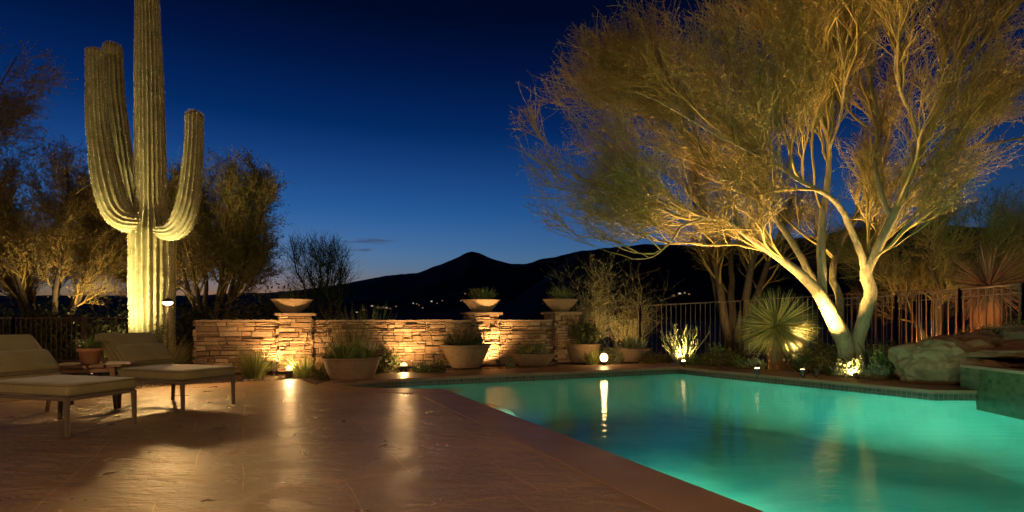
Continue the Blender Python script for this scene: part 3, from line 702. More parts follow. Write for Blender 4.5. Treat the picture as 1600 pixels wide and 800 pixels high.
limbs = [ # (pixels, depths, radii m)
 ([(1326, 572), (1318, 530), (1300, 496), (1283, 463), (1262, 440), (1235, 416), (1195, 388), (1160, 362), (1135, 345), (1100, 338), (1050, 326), (980, 305), (900, 275)], [11.5, 11.5, 11.4, 11.3, 11.2, 11.1, 11, 10.9, 10.8, 10.6, 10.4, 10.2, 10], [.30, .27, .24, .2, .165, .14, .115, .095, .08, .065, .05, .035, .02]),
 ([(1286, 470), (1283, 430), (1284, 385), (1285, 340), (1293, 285), (1294, 225), (1275, 165), (1248, 115), (1225, 50), (1210, -30)], [11.35, 11.4, 11.5, 11.6, 11.7, 11.7, 11.6, 11.5, 11.4, 11.2], [.17, .15, .13, .115, .10, .085, .07, .055, .04, .02]),
 ([(1296, 490), (1270, 435), (1245, 392), (1218, 352), (1190, 305), (1170, 255), (1130, 190), (1090, 120), (1060, 60)], [11.6, 12, 12.4, 12.7, 12.9, 13, 13.2, 13.3, 13.4], [.16, .13, .115, .1, .08, .065, .05, .035, .02]),
 ([(1338, 572), (1342, 530), (1352, 490), (1359, 455), (1354, 425), (1368, 395), (1392, 345), (1418, 285), (1443, 225), (1475, 155), (1520, 85), (1580, 20), (1640, -50)], [11.5, 11.45, 11.4, 11.3, 11.25, 11.2, 11.1, 11, 10.9, 10.8, 10.7, 10.6, 10.5], [.26, .22, .2, .19, .18, .15, .135, .12, .1, .085, .065, .045, .025]),
 ([(1354, 428), (1340, 385), (1318, 335), (1296, 308), (1262, 288), (1225, 268), (1180, 240), (1120, 210), (1050, 170), (980, 140)], [11.3, 11.1, 10.8, 10.6, 10.4, 10.2, 9.9, 9.6, 9.3, 9.0], [.12, .10, .085, .075, .062, .05, .04, .03, .02, .012]),
 ([(1392, 345), (1376, 300), (1366, 250), (1372, 190), (1360, 120), (1370, 40), (1365, -40)], [11.1, 11.3, 11.5, 11.8, 12, 12.2, 12.4], [.09, .08, .07, .06, .045, .03, .02]),
 ([(1418, 285), (1450, 255), (1490, 235), (1550, 225), (1620, 210)], [11, 11.4, 11.9, 12.4, 12.9], [.07, .06, .05, .035, .02]),
 ([(1160, 362), (1140, 305), (1128, 270), (1090, 225), (1040, 185), (960, 150)], [10.9, 10.9, 10.9, 11, 11.2, 11.5], [.07, .06, .05, .04, .03, .02]),
 ([(1105, 338), (1065, 355), (1045, 380), (1020, 400), (985, 405)], [10.6, 10.5, 10.4, 10.3, 10.3], [.05, .04, .03, .022, .014]),
 ([(1310, 515), (1312, 470), (1300, 420), (1330, 350), (1380, 300), (1440, 250), (1500, 190)], [11.8, 12.3, 12.9, 13.5, 14, 14.4, 14.8], [.16, .13, .12, .1, .08, .06, .03]),
 ([(1294, 235), (1310, 190), (1320, 130), (1310, 60), (1300, -20)], [11.7, 11.4, 11.0, 10.6, 10.3], [.06, .05, .04, .03, .02]),
 ([(1443, 230), (1420, 170), (1400, 110), (1410, 30), (1430, -50)], [10.9, 10.4, 9.9, 9.5, 9.2], [.06, .05, .04, .03, .02]),
]
K0 = 25; LP = []; LR = []; tm = MB(); rngl = random.Random(4)
for px, Ys, rd in limbs:
    pts = limb_pts(px, Ys); rr = np.interp(np.linspace(0, len(rd) - 1, len(pts)), range(len(rd)), rd)
    pw = [p + Vector([noise.noise(p * 2.2 + Vector((i * 5.0, 0, 0))) * .035 for i in range(3)]) for p in pts]
    tm.tube([p - tb for p in pw], [r * .63 * (1 + .12 * noise.noise(p * 4)) for r, p in zip(rr, pw)], 12)
    A = np.array([list(p) for p in pw]); s_ = np.linspace(0, len(A) - 1, K0); LP.append(np.stack([np.interp(s_, range(len(A)), A[:, k]) for k in range(3)], 1)); LR.append(np.interp(s_, range(len(A)), rr))
tm.build('trunk', M_BARK, tree, True)
LP = np.array(LP); LR = np.array(LR); rg = np.random.default_rng(21)
ctr = np.array([7.0, 11.4, 1.6]); ec = np.array([7.1, 11.3, 4.5]); er = np.array([7.1, 3.4, 4.1])
def low(p):   # lower edge of the crown
    return 2.15 + .0 * p[:, 0] + np.clip(6 - p[:, 0], 0, 8) * .08 + np.where(np.abs(p[:, 0] - 7) < 1.5, .9, 0)
B1, R1b = grow(LP, LR, 15, 2.2, rg, (.5, .9, .75), 9, ctr, ec, er, .55, .35, .15, .15, low)
R1b = np.minimum(R1b, .027)
B2, R2b = grow(B1, R1b, 10, 1.25, rg, (.6, .8, .65), 7, ctr, ec, er, .6, .2, .17, .1, low)
R2b = np.clip(R2b, .006, .013)
B3, R3b = grow(B2, R2b, 10, .7, rg, (.6, .75, .65), 6, ctr, ec, er, .5, .15, .18, .1, low)
R3b = np.clip(R3b, .0045, .007)
B4, R4b = grow(B3, R3b, 4, .34, rg, (.5, .6, .8), 4, ctr, ec, er, .6, .2, .25, .05, low)
R4b = np.clip(R4b, .003, .0045)
print('palo verde twigs', len(B1), len(B2), len(B3), len(B4))
V, Q = merge(tubes_np(B1, R1b, 5), tubes_np(B2, R2b, 4), tubes_np(B3, R3b, 3), tubes_np(B4, R4b, 3))
np_mesh('crown', V - np.array([tb.x, tb.y, 0]), Q, M_TWIG, tree)
rl = np.random.default_rng(8); nl = 110000; k1 = rl.integers(0, len(B3), nl // 2); k2 = rl.integers(0, len(B4), nl // 2)
C_l = np.concatenate([B3[k1, rl.integers(1, 6, nl // 2)], B4[k2, rl.integers(0, 4, nl // 2)]]) + rl.normal(0, .012, (nl, 3))
V, Q = leaves_np(C_l, .021, rl, 2.6); np_mesh('foliage', V - np.array([tb.x, tb.y, 0]), Q, island('palo_verde_leaflets', [(.18, .14, .035), (.34, .26, .07), (.5, .38, .12), (.24, .19, .05)], .55), tree)

def small_tree(name, base, limbs_, center, rad, label, seed, n=(10, 8, 8), leaf=None, nleaf=0, lsize=.05, tw=M_TWIG, bark=M_BARKD, group=None, L=(1.3, .8, .5), rads=(.05, .03, .012, .005), wt=(.6, .6, .8)):
    rg = np.random.default_rng(seed); b = Vector(base); t = empty(name, b); tag(t, label, 'tree', group)
    c = np.array(center, float); r = np.array(rad, float); P0 = []; R0_ = []; m_ = MB()
    for k in range(limbs_):
        a = 2 * math.pi * (k + rg.uniform(-.3, .3)) / limbs_; e = c + r * np.array([math.cos(a) * .55, math.sin(a) * .55, rg.uniform(-.1, .5)]); s0 = np.array([b.x + .1 * math.cos(a), b.y + .1 * math.sin(a), -.1])
        mid = s0 * .55 + e * .45 + rg.normal(0, .15, 3); mid[2] = s0[2] * .5 + e[2] * .5 + .2
        tt = np.linspace(0, 1, 12)[:, None]; q = (1 - tt) ** 2 * s0 + 2 * tt * (1 - tt) * mid + tt ** 2 * e; q[1:-1] += rg.normal(0, .03, (10, 3))
        P0.append(q); rr = rads[0] * 2 * (1 - np.linspace(0, 1, 12) * .75); R0_.append(rr); m_.tube([Vector(p) - b for p in q], list(rr), 8)
    m_.build('trunk', bark, t, True)
    P0 = np.array(P0); R0_ = np.array(R0_); cc = np.array([b.x, b.y, max(.3, c[2] - r[2] * 1.3)])
    A, RA = grow(P0, R0_, n[0], L[0], rg, wt, 6, cc, c, r, .5, .35, .14, .1); RA = np.clip(RA, rads[1] * .4, rads[1])
    B, RB = grow(A, RA, n[1], L[1], rg, wt, 5, cc, c, r, .5, .2, .18, .05); RB = np.clip(RB, rads[2] * .5, rads[2])
    C, RC = grow(B, RB, n[2], L[2], rg, wt, 4, cc, c, r, .5, .2, .22, .0); RC = np.clip(RC, rads[3] * .7, rads[3])
    V, Q = merge(tubes_np(A, RA, 4), tubes_np(B, RB, 3), tubes_np(C, RC, 3)); o3 = np.array([b.x, b.y, b.z]); np_mesh('branches', V - o3, Q, tw, t)
    if nleaf:
        q = C[rg.integers(0, len(C), nleaf), rg.integers(0, 4, nleaf)] + rg.normal(0, lsize * 1.2, (nleaf, 3)); V, Q = leaves_np(q, lsize, rg, 2.8); np_mesh('crown', V - o3, Q, leaf, t)
    return t
def at(x, y, Y): p = P(x, y, Y); return (p.x, p.y, p.z)
G_T = 'trees beyond the garden wall'
small_tree('mesquite_tree', (-14.2, 17, 0), 7, at(75, 352, 17), (3.7, 2.6, 2.75), 'olive mesquite with a broad feathery crown behind the fence and near lounger', 31, (18, 12, 9), M_LEAF_T, 60000, .042, group=G_T)
small_tree('mesquite_tree', (-9.3, 17.2, 0), 7, at(345, 362, 17), (2.6, 2.2, 2.6), 'rounded olive mesquite standing right behind the saguaro and wall end', 32, (18, 12, 9), M_LEAF_T, 55000, .04, group=G_T)
small_tree('mesquite_tree', (-12.2, 19.5, 0), 6, at(215, 355, 19.5), (3.0, 2.2, 2.9), 'dim olive mesquite mostly hidden behind the saguaro trunk and arms', 37, (16, 11, 9), M_LEAF_T, 40000, .045, group=G_T)
small_tree('bare_tree', (-6.0, 18.5, 0), 5, at(495, 425, 18.5), (1.55, 1.3, 1.5), 'small bare wispy tree seen against the dusk sky above the pillar with the dark bowl', 33, (12, 8, 7), None, 0, tw=M_LEAF_D, group=G_T, rads=(.03, .02, .009, .005))
small_tree('mesquite_tree', (-17.5, 14, 0), 4, at(-25, 140, 14), (2.4, 1.6, 1.5), 'faint thin-leaved treetop high in the upper corner above the near lounger', 34, (12, 9, 8), M_LEAF_T, 9000, .03, group=G_T, rads=(.025, .018, .008, .004))
small_tree('palo_verde_tree', (P(1145, 500, 19).x, 19, 0), 5, at(1150, 330, 19), (3.4, 2.4, 3.0), 'smaller palo verde with pale trunks standing behind the fence and big tree', 35, (12, 8, 8), None, 0, bark=M_BARKD, group=G_T, rads=(.085, .04, .012, .006), L=(1.8, 1.0, .6))
small_tree('mesquite_tree', (12.2, 15.8, 0), 6, at(1475, 400, 15.8), (4.0, 2.4, 2.2), 'dense dark mesquite behind the two-railed fence beside the rust-lit yucca', 36, (20, 11, 9), M_LEAF_O, 9000, .035, group=G_T)

# hedge masses behind
G_H = 'dark shrubs of the hedge behind the garden'
for i, (x, Y, w, h, mt, lb) in enumerate([
    (20, 15, 1.7, 1.75, M_LEAF_D, 'dark broad shrub behind the near lounger backrest'), (110, 15.2, 1.5, 1.6, M_LEAF_D, 'dark shrub behind the fence between the near lounger and the pot'),
    (195, 15, 1.3, 1.7, M_LEAF_D, 'dark shrub touching the near side of the saguaro trunk'), (300, 14.6, 1.2, 1.65, M_LEAF_D, 'dark shrub filling the gap between saguaro and stone wall'),
    (375, 14.8, 1.2, 1.75, M_LEAF_O, 'olive shrub rising over the free end of the stone wall'), (430, 15.2, 1.2, 1.9, M_LEAF_D, 'dark shrub behind the pillar with the dark bowl'),
    (-70, 14, 1.8, 1.9, M_LEAF_D, 'dark shrub at the very edge behind the near lounger'), (520, 15.2, 1.0, 1.5, M_LEAF_D, 'low dark shrub above the wall beside the dark bowl')]):
    bush('shrub', (P(x, 500, Y).x, Y, -.05), lb, 'shrub', w, 1.0, h, 5200, .05, mt, 100 + i, 60, G_H, clumpy=34)

# ------------------------------------------------------------------ planters
def bowl_planter(loc, r, h, label, rt=.6, seed=0, thick=.04, mt=None, rim=.02, name='planter_bowl', group='wide stone bowls with plants', flare=.8):
    t = empty(name, loc); tag(t, label, 'planter', group)
    pr = [(0.001, 0), (r * rt, 0), (r * rt * 1.02, h * .03)]
    for k in range(1, 11): f = k / 10; pr.append((r * (rt + (1 - rt) * f ** flare), h * f * .93))
    pr += [(r + rim, h * .94), (r + rim, h), (r - thick, h), (r - thick * 1.3, h * .8), (.001, h * .8)]
    m_ = MB(); m_.lathe(pr, 48, wob=.012, seed=seed); m_.build('bowl', mt or M_BOWL, t, True)
    s = MB(); s.lathe([(r - thick * 1.2, h * .86), (r * .5, h * .9), (.001, h * .92)], 24, wob=.03); s.build('soil', M_POTSOIL, t)
    return t
def put_blades(t, z, n, L, w, r0, lean1, droop, mt, seed, xy=(0, 0), lean0=.02):
    rg = np.random.default_rng(seed); V, Q = blade_arr(n, L, w, r0, lean0, lean1, droop, rg); o = np_mesh('foliage', V, Q, mt, t); o.location = (xy[0], xy[1], z); return o
def put_leaves(t, z, r, h, n, size, mt, seed, cl=10, xy=(0, 0)):
    rg = np.random.default_rng(seed); c = rg.uniform(-1, 1, (cl, 3)) * np.array([r, r, 0]) * .7; c[:, 2] = rg.uniform(.2, .85, cl) * h
    p = c[rg.integers(0, cl, n)] + rg.normal(0, 1, (n, 3)) * np.array([r * .2, r * .2, h * .2]); p[:, 2] = np.abs(p[:, 2]); V, Q = leaves_np(p, size, rg); o = np_mesh('foliage', V, Q, mt, t); o.location = (xy[0], xy[1], z); return o
def put_rosettes(t, z, r, n, L, w, mt, seed, nb=26):
    rg = np.random.default_rng(seed); parts = []
    for k in range(n):
        a = rg.uniform(0, 6.28); q = r * math.sqrt(rg.uniform(0, 1)); V, Q = blade_arr(nb, L * rg.uniform(.7, 1.2), w, .02, .05, 1.1, .5, rg); V = V + np.array([q * math.cos(a), q * math.sin(a), 0]); parts.append((V, Q))
    V, Q = merge(*parts); o = np_mesh('foliage', V, Q, mt, t); o.location = (0, 0, z); return o
pcap = .067
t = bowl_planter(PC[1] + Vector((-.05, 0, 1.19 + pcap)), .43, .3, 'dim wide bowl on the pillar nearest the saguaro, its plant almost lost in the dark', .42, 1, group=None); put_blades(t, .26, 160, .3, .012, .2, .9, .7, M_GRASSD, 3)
t = bowl_planter(PC[2] + Vector((0, 0, 1.23 + pcap)), .46, .31, 'wide bowl with a spiky green tuft on the middle pillar', .42, 2); put_blades(t, .26, 320, .38, .014, .2, 1.1, .35, M_GRASS, 4)
t = bowl_planter(PC[3] + Vector((-.02, 0, 1.25 + pcap)), .46, .33, 'wide bowl with a spiky green tuft on the end pillar by the fence', .42, 3); put_blades(t, .28, 260, .4, .014, .2, 1.0, .4, M_GRASS, 5)
A_ = W(541, 593); t = bowl_planter((A_.x, A_.y + .35, -.006), .53, .40, 'broad weathered bowl of leafy agaves at the end of the pool', .74, 4)
put_rosettes(t, .34, .36, 14, .40, .06, M_GRASS, 6, 22); put_blades(t, .34, 160, .42, .018, .35, .8, .4, M_GRASS, 7)
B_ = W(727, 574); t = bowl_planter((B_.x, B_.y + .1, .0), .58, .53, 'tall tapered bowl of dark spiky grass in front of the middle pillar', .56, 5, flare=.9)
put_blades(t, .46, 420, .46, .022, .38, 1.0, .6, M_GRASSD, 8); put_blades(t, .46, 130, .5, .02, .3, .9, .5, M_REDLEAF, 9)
C_ = W(833, 572); t = bowl_planter((C_.x, C_.y + .2, .0), .56, .30, 'low shallow bowl of pale mixed succulents between two pillars', .55, 6, flare=.75)
put_rosettes(t, .26, .42, 14, .22, .04, M_LEAF_S, 10, 18); put_leaves(t, .26, .45, .3, 700, .025, M_LEAF_G, 11)
D_ = W(912, 567); t = bowl_planter((D_.x, D_.y + .3, .0), .47, .48, 'shadowed round bowl of bushy greenery beside the glowing globe lamp', .62, 7)
put_leaves(t, .42, .45, .55, 2200, .035, M_LEAF_D, 12, 18); put_blades(t, .42, 90, .5, .02, .3, .9, .6, M_GRASSD, 13)
E_ = W(988, 566); t = bowl_planter((E_.x, E_.y + .3, .0), .53, .36, 'bowl of thick pale aloes in front of the iron fence', .62, 8)
put_rosettes(t, .3, .36, 10, .4, .055, M_LEAF_S, 14, 20)

# ------------------------------------------------------------------ bed plants
GB = 'low plants of the bed along the stone wall'
def wx(x, y, z=0): p = W(x, y, z); return (p.x, p.y, z - .05)
clump('grass_clump', wx(398, 588), 'bright yellow-green spiky clump at the foot of the first wall section', 'plant', 330, .72, .016, .12, .95, .55, M_GRASS, 41, GB)
clump('grass_clump', wx(258, 589), 'tall straw-coloured ornamental grass behind the far lounger, by the saguaro foot', 'plant', 520, .95, .010, .14, .75, .6, M_STRAW, 42, GB)
bush('shrub', (P(243, 500, 10.7).x, 10.7, -.05), 'dark leafy shrub in front of the saguaro trunk', 'shrub', .32, .3, 1.08, 2600, .035, M_LEAF_D, 43, 30, GB, clumpy=16)
clump('grass_clump', wx(474, 586), 'small green spiky plant between the pillar light and the broad bowl', 'plant', 200, .55, .013, .12, .9, .6, M_GRASS, 44, GB)
clump('reed_plant', (P(545, 500, 11.6).x, 11.6, -.05), 'tall dark reedy plant rising behind the broad bowl above the wall', 'plant', 150, 1.5, .014, .3, .5, .3, M_LEAF_O, 45, GB)
bush('shrub', (P(600, 500, 12.3).x, 12.3, -.05), 'brown leafy shrub half covering the long wall beside the broad bowl', 'shrub', .38, .3, .75, 1800, .03, M_LEAF_D, 46, 30, GB, clumpy=16)
clump('reed_plant', (P(572, 500, 13.6).x, 13.6, 0), 'yellow-green leaves peeping over the long wall', 'plant', 180, 1.5, .03, .4, .5, .35, M_GRASS, 47, GB)
for i, (x, y, rr, hh, mt, lb) in enumerate([
    (660, 581, .3, .34, M_LEAF_G, 'low round-leaved plant at the foot of the long wall beside the round lamp'), (684, 581, .22, .5, M_LEAF_O, 'olive sprig against the wall beside the tapered pot'),
    (505, 589, .2, .3, M_LEAF_O, 'low olive plant hugging the broad bowl'), (795, 574, .2, .3, M_LEAF_S, 'small pale plant squeezed between tapered pot and shallow bowl'),
    (590, 583, .25, .22, M_LEAF_O, 'dark ground-hugging plant behind the broad bowl rim')]):
    p = wx(x, y); bush('small_plant', p, lb, 'plant', rr, rr * .8, hh, 700, .028, mt, 60 + i, 16, GB, clumpy=9)
GR = 'plants of the bed by the iron fence'
clump('grass_clump', wx(926, 568), 'spiky green plant catching light beside the globe lamp', 'plant', 160, .5, .02, .1, 1.0, .5, M_GRASS, 71, GR)
bush('small_plant', wx(962, 566), 'bright leafy plant spilling beside the globe lamp', 'plant', .32, .25, .5, 1000, .03, M_LEAF_S, 72, 20, GR, clumpy=10)
bush('small_plant', wx(938, 563), 'flecked pale shrub behind the globe lamp', 'plant', .4, .3, .75, 900, .028, M_LEAF_S, 73, 20, GR, clumpy=12)
twig_bush('twiggy_shrub', (P(925, 500, 17.5).x, 17.5, 0), 'pale twiggy shrub behind the bowl on the end pillar', 'shrub', 2.4, .4, 40, 700, .016, M_TWIG2, 74, M_LEAF_S, 2500, .03, GR)
twig_bush('twiggy_shrub', (P(985, 500, 17.8).x, 17.8, 0), 'pale twiggy shrub behind the fence above the aloe bowl', 'shrub', 2.2, .45, 36, 600, .015, M_TWIG2, 75, M_LEAF_O, 2200, .03, GR)
# candelabra-like shrub
def candelabra():
    p = W(1078, 571); t = empty('columnar_cactus', (p.x, p.y + .5, -.05)); tag(t, 'many-stemmed upright cactus shrub brightly lit from its foot by the fence', 'cactus'); rg = random.Random(8); m_ = MB(); lv = []
    for k in range(48):
        a = rg.uniform(0, 6.28); sp = rg.uniform(.05, .72); h = rg.uniform(.45, 1.1); pts = []
        for q in range(6):
            f = q / 5; pts.append(Vector((math.cos(a) * sp * f ** .7 + .045 * math.sin(q * 2 + k), math.sin(a) * sp * f ** .7, h * f)))
        m_.tube(pts, [.014, .016, .016, .016, .014, .007], 6)
        for q in range(1, 6): 
            for _ in range(9): lv.append(list(pts[q].lerp(pts[q - 1], rg.random()) + Vector((rg.uniform(-.03, .03), rg.uniform(-.03, .03), 0))))
    m_.build('stem', M_LEAF_S, t, True); V, Q = leaves_np(np.array(lv), .026, np.random.default_rng(3)); np_mesh('foliage', V, Q, M_LEAF_S, t)
candelabra()
def yucca(name, loc, R_, hc, label, mt, seed, n=900, w=.014, trunk=.16, smat=None):
    rg = np.random.default_rng(seed); t = empty(name, loc); tag(t, label, 'yucca')
    d = nrm(rg.normal(size=(n, 3))); d = d[d[:, 2] > -.88]; n = len(d); K = 5; tt = np.linspace(0, 1, K)[None, :, None]; L = (R_ * rg.uniform(.82, 1.08, n))[:, None, None]
    Pn = np.array([0, 0, hc]) + d[:, None] * L * tt; Pn[:, :, 2] -= (.10 * R_ * tt[..., 0] ** 2) * (1 - np.abs(d[:, 2:3])); Pn[:, 0] += rg.normal(0, .03, (n, 3))
    Wn = w * (1 - np.linspace(0, 1, K)[None] ** 1.5 * .85) * np.ones((n, 1)); side = nrm(np.cross(d, rg.normal(size=(n, 3))))
    V, Q = ribbons_np(Pn, Wn, side); np_mesh('crown', V, Q, mt, t)
    m_ = MB(); m_.lathe([(trunk * 1.15, 0), (trunk * 1.05, hc * .2), (trunk * .95, hc * .5), (trunk * .9, hc * .8), (trunk * .6, hc)], 20, wob=.1); m_.build('trunk', M_THATCH, t)
    V, Q = blade_arr(500, .3, .012, .01, 2.7, 3.05, 0, rg, 4); r = np.repeat(np.arange(500), 8); a = rg.uniform(0, 6.28, 500)[r]; z = rg.uniform(.28, hc * .98, 500)[r]
    V = V + np.stack([np.cos(a) * trunk * .98, np.sin(a) * trunk * .98, z], 1); np_mesh('thatch', V, Q, M_THATCH, t)
p = W(1226, 577); yucca('yucca', (p.x + .05, p.y + .5, -.05), .92, 1.0, 'round-headed spiky yucca on a short trunk in front of the fence', M_YUCCA, 51, 1300, .017)
p = P(1545, 500, 12.6); yucca('yucca', (p.x, p.y, .0), 1.05, 1.85, 'rust-lit spiky yucca behind the two-railed fence above the rocks', M_REDLEAF, 52, 700, .016, .3)
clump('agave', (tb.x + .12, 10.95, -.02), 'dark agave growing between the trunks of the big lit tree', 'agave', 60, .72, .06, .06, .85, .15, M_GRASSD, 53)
spec = [(1115, 573, .3, .34, M_LEAF_O, 'low olive shrub nearest the lit upright cactus'), (1142, 574, .32, .36, M_LEAF_O, 'low olive shrub in the middle of the row by the yucca'), (1168, 576, .26, .3, M_LEAF_G, 'low green shrub next to the small white-lit plant'),
        (1190, 578, .22, .24, M_LEAF_S, 'small pale plant lit white beside the yucca trunk'),
        (1268, 583, .3, .42, M_LEAF_D, 'dark shrub on the far side of the yucca trunk'), (1296, 585, .34, .5, M_LEAF_O, 'olive shrub in front of the left trunk of the big tree'), (1325, 590, .3, .34, M_LEAF_D, 'low dark shrub in front of the agave'),
        (1345, 592, .28, .36, M_LEAF_S, 'pale-leaved shrub at the edge of the coping below the big tree'), (1372, 594, .3, .42, M_LEAF_S, 'pale flecked shrub between the big tree and the boulder'), (1392, 592, .26, .5, M_LEAF_G, 'green shrub touching the boulder'),
        (1360, 582, .4, .62, M_LEAF_G, 'taller green shrub behind the pale ones beside the boulder'), (1410, 580, .35, .62, M_LEAF_O, 'olive shrub rising behind the boulder shoulder'), (1255, 577, .5, .2, M_THATCH, 'mat of dry straw around the yucca foot'),
        (1285, 574, .4, .62, M_LEAF_O, 'taller olive shrub behind, between the yucca and the big tree'), (1312, 578, .36, .5, M_LEAF_G, 'green shrub hiding the foot of the left trunk'), (1352, 583, .3, .56, M_LEAF_S, 'grey-green shrub hiding the foot of the right trunk'),
        (1385, 584, .34, .66, M_LEAF_G, 'tallest green shrub between the big tree and the boulder'), (1128, 571, .3, .46, M_LEAF_G, 'green shrub behind the row of low shrubs by the fence'), (1156, 572, .3, .44, M_LEAF_O, 'olive shrub behind the row of low shrubs by the yucca'),
        (1100, 572, .26, .3, M_LEAF_G, 'small green plant beside the lit upright cactus'), (1015, 568, .24, .3, M_LEAF_O, 'low plant beside the aloe bowl'), (1038, 568, .26, .26, M_LEAF_O, 'low plant between the aloe bowl and the upright cactus')]
for i, (x, y, rr, hh, mt, lb) in enumerate(spec):
    q = W(x, y); bush('small_shrub', (q.x, q.y + .3, -.05), lb, 'shrub', rr * 1.15, rr * .9, hh * 1.12, 1800, .028, mt, 200 + i, 22, GR, clumpy=12)

# gravel in the beds
rg = np.random.default_rng(77)
def gravel(px_range, y_range, n, label):
    xs = rg.uniform(*px_range, n); ys = rg.uniform(*y_range, n); Pn = np.array([[*W(x, y)] for x, y in zip(xs, ys)]); Pn[:, 2] = -.045
    tet = nrm(rg.normal(size=(n, 4, 3))) * rg.uniform(.012, .035, (n, 1, 1)); tet[..., 2] *= .6
    V = (Pn[:, None] + tet).reshape(-1, 3); b = np.arange(n)[:, None] * 4; Q = np.concatenate([b + np.array([0, 1, 2]), b + np.array([0, 2, 3]), b + np.array([0, 3, 1]), b + np.array([1, 3, 2])])
    return V, Q
V1, Q1 = gravel((100, 500), (584, 606), 5200, ''); V2, Q2 = gravel((500, 1000), (566, 583), 5000, ''); V3, Q3 = gravel((1000, 1460), (560, 600), 6500, '')
V, Q = merge((V1, Q1), (V2, Q2), (V3, Q3)); cop2 = [(p.x, p.y) for p in cop_out]; pt2 = [(p.x, p.y) for p in pat]
def in_poly(xy, pl):
    x, y = xy[:, 0], xy[:, 1]; r = np.zeros(len(xy), bool); n = len(pl)
    for i in range(n):
        (x0, y0), (x1, y1) = pl[i], pl[(i + 1) % n]
        if y0 == y1: continue
        c_ = ((y0 > y) != (y1 > y)) & (x < (x1 - x0) * (y - y0) / (y1 - y0) + x0); r ^= c_
    return r
bad = in_poly(V, cop2) | in_poly(V, pt2); Q = Q[~bad[Q].any(1)]
tag(np_mesh('gravel', V, Q, M_GRAVEL), 'brown gravel scattered over the planting bed', 'gravel', kind='stuff')

# ------------------------------------------------------------------ rocks and raised spa
def rock(name, loc, rad, label, mt, seed, rough=.16, flat=.0, sub=6, rz=0.0, group='boulders of the rock waterfall', sq=1.0):
    bm = bmesh.new(); bmesh.ops.create_icosphere(bm, subdivisions=sub, radius=1)
    for v in bm.verts:
        p = v.co.copy(); d = p.normalized()
        if sq != 1: d = Vector([math.copysign(abs(a) ** sq, a) for a in d])
        f = 1 + rough * noise.fractal(d * 1.3 + Vector((seed, 0, 0)), 1, 2, 3) * 1.6 + rough * .5 * (noise.voronoi(d * 2.2 + Vector((seed, 3, 0)))[0][0] - .4) + rough * .2 * noise.fractal(d * 7 + Vector((seed, 0, 7)), 1, 2, 5) - rough * .5 * max(0, .1 - (lambda q_: q_[1] - q_[0])(noise.voronoi(d * 1.7 + Vector((seed, 9, 0)) + Vector((.3, .3, .3)) * noise.noise(d * 3))[0]))
        q = d * f; q.z = max(q.z, -flat) if flat else q.z
        v.co = Vector((q.x * rad[0], q.y * rad[1], q.z * rad[2]))
    me = bpy.data.meshes.new(name); bm.to_mesh(me); o = link(name, me, mt, None, True); o.location = loc; o.rotation_euler = (0, 0, rz); tag(o, label, 'boulder', group); return o
p = W(1464, 604); rock('boulder', (p.x + .46, p.y + .55, .34), (.74, .5, .44), 'big smooth tan boulder sitting on the pool coping', M_ROCK, 3, .15, .78, rz=-.1)
p = P(1490, 560, 10.1); rock('boulder', (p.x, p.y, .3), (.85, .6, .48), 'tan boulder right behind the big one, under the fence', M_ROCK, 12, .2, .7)
p = P(1575, 551, 9.45); rock('rock_slab', (p.x + .35, p.y + .15, p.z - .01), (1.15, .62, .085), 'flat tan rock slab jutting over the spa', M_ROCK, 5, .12, sq=.7)
p = P(1572, 568, 9.9); rock('boulder', (p.x + .4, p.y + .35, .2), (1.1, .45, .5), 'dark rock in shadow under the jutting slab', M_ROCKD, 6, .2)
p = P(1540, 530, 10.3); rock('boulder', (p.x, p.y + .1, .62), (.75, .45, .26), 'low brown rock on top behind the slab', M_ROCKD, 7, .2)
p = P(1600, 527, 10.0); rock('boulder', (p.x + .15, p.y + .1, .68), (.7, .5, .3), 'brown rock topped with dry scrub at the picture edge', M_ROCKD, 8, .2)
bush('small_shrub', (P(1540, 500, 10.5).x, 10.5, .8), 'dry brown scrub growing on the top rocks below the rust-lit yucca', 'shrub', .5, .3, .22, 900, .022, M_THATCH, 231, 18, GR)
bush('small_shrub', (P(1592, 500, 10.2).x, 10.2, .85), 'dry brown scrub on the last rock at the picture edge', 'shrub', .5, .3, .3, 900, .022, M_LEAF_O, 232, 18, GR)
# spa: raised basin whose front wall is tiled
spa = empty('raised_spa', (R1.x, R1.y, 0)); tag(spa, 'raised green-tiled spa basin beside the boulder with water up to its rim', 'spa')
sf = [Vector((R1.x - .05, R1.y + .3, 0)), Vector((R1.x - .05, R1.y - .05, 0)), Vector((7.15, 7.8, 0)), Vector((6.95, 6, 0)), Vector((6.85, 3, 0))]
m_ = MB(); us = []; L = 0
for a, b in zip(sf[:-1], sf[1:]):
    d = (b - a).length; a0 = a - spa.location; b0 = b - spa.location
    m_.add([(a0.x, a0.y, -.3), (b0.x, b0.y, -.3), (b0.x, b0.y, .34), (a0.x, a0.y, .34)], [(0, 1, 2, 3)]); us += [(L, -.3), (L + d, -.3), (L + d, .34), (L, .34)]; L += d
M_SPAT = mat('spa_glass_tile', (.07, .13, .07), .25, .5); uvm = node(M_SPAT, 'ShaderNodeUVMap'); bk = node(M_SPAT, 'ShaderNodeTexBrick', offset=0.0); lk(M_SPAT, uvm.outputs[0], bk.inputs['Vector'])
bk.inputs['Scale'].default_value = 1; bk.inputs['Brick Width'].default_value = .09; bk.inputs['Row Height'].default_value = .07; bk.inputs['Mortar Size'].default_value = .003
bk.inputs['Color1'].default_value = (.03, .06, .03, 1); bk.inputs['Color2'].default_value = (.07, .11, .05, 1); bk.inputs['Mortar'].default_value = (.07, .08, .05, 1); lk(M_SPAT, bk.outputs['Color'], pb(M_SPAT).inputs['Base Color'])
o = m_.build('tiled_wall', M_SPAT, spa); uvl = o.data.uv_layers.new(name='UVMap')
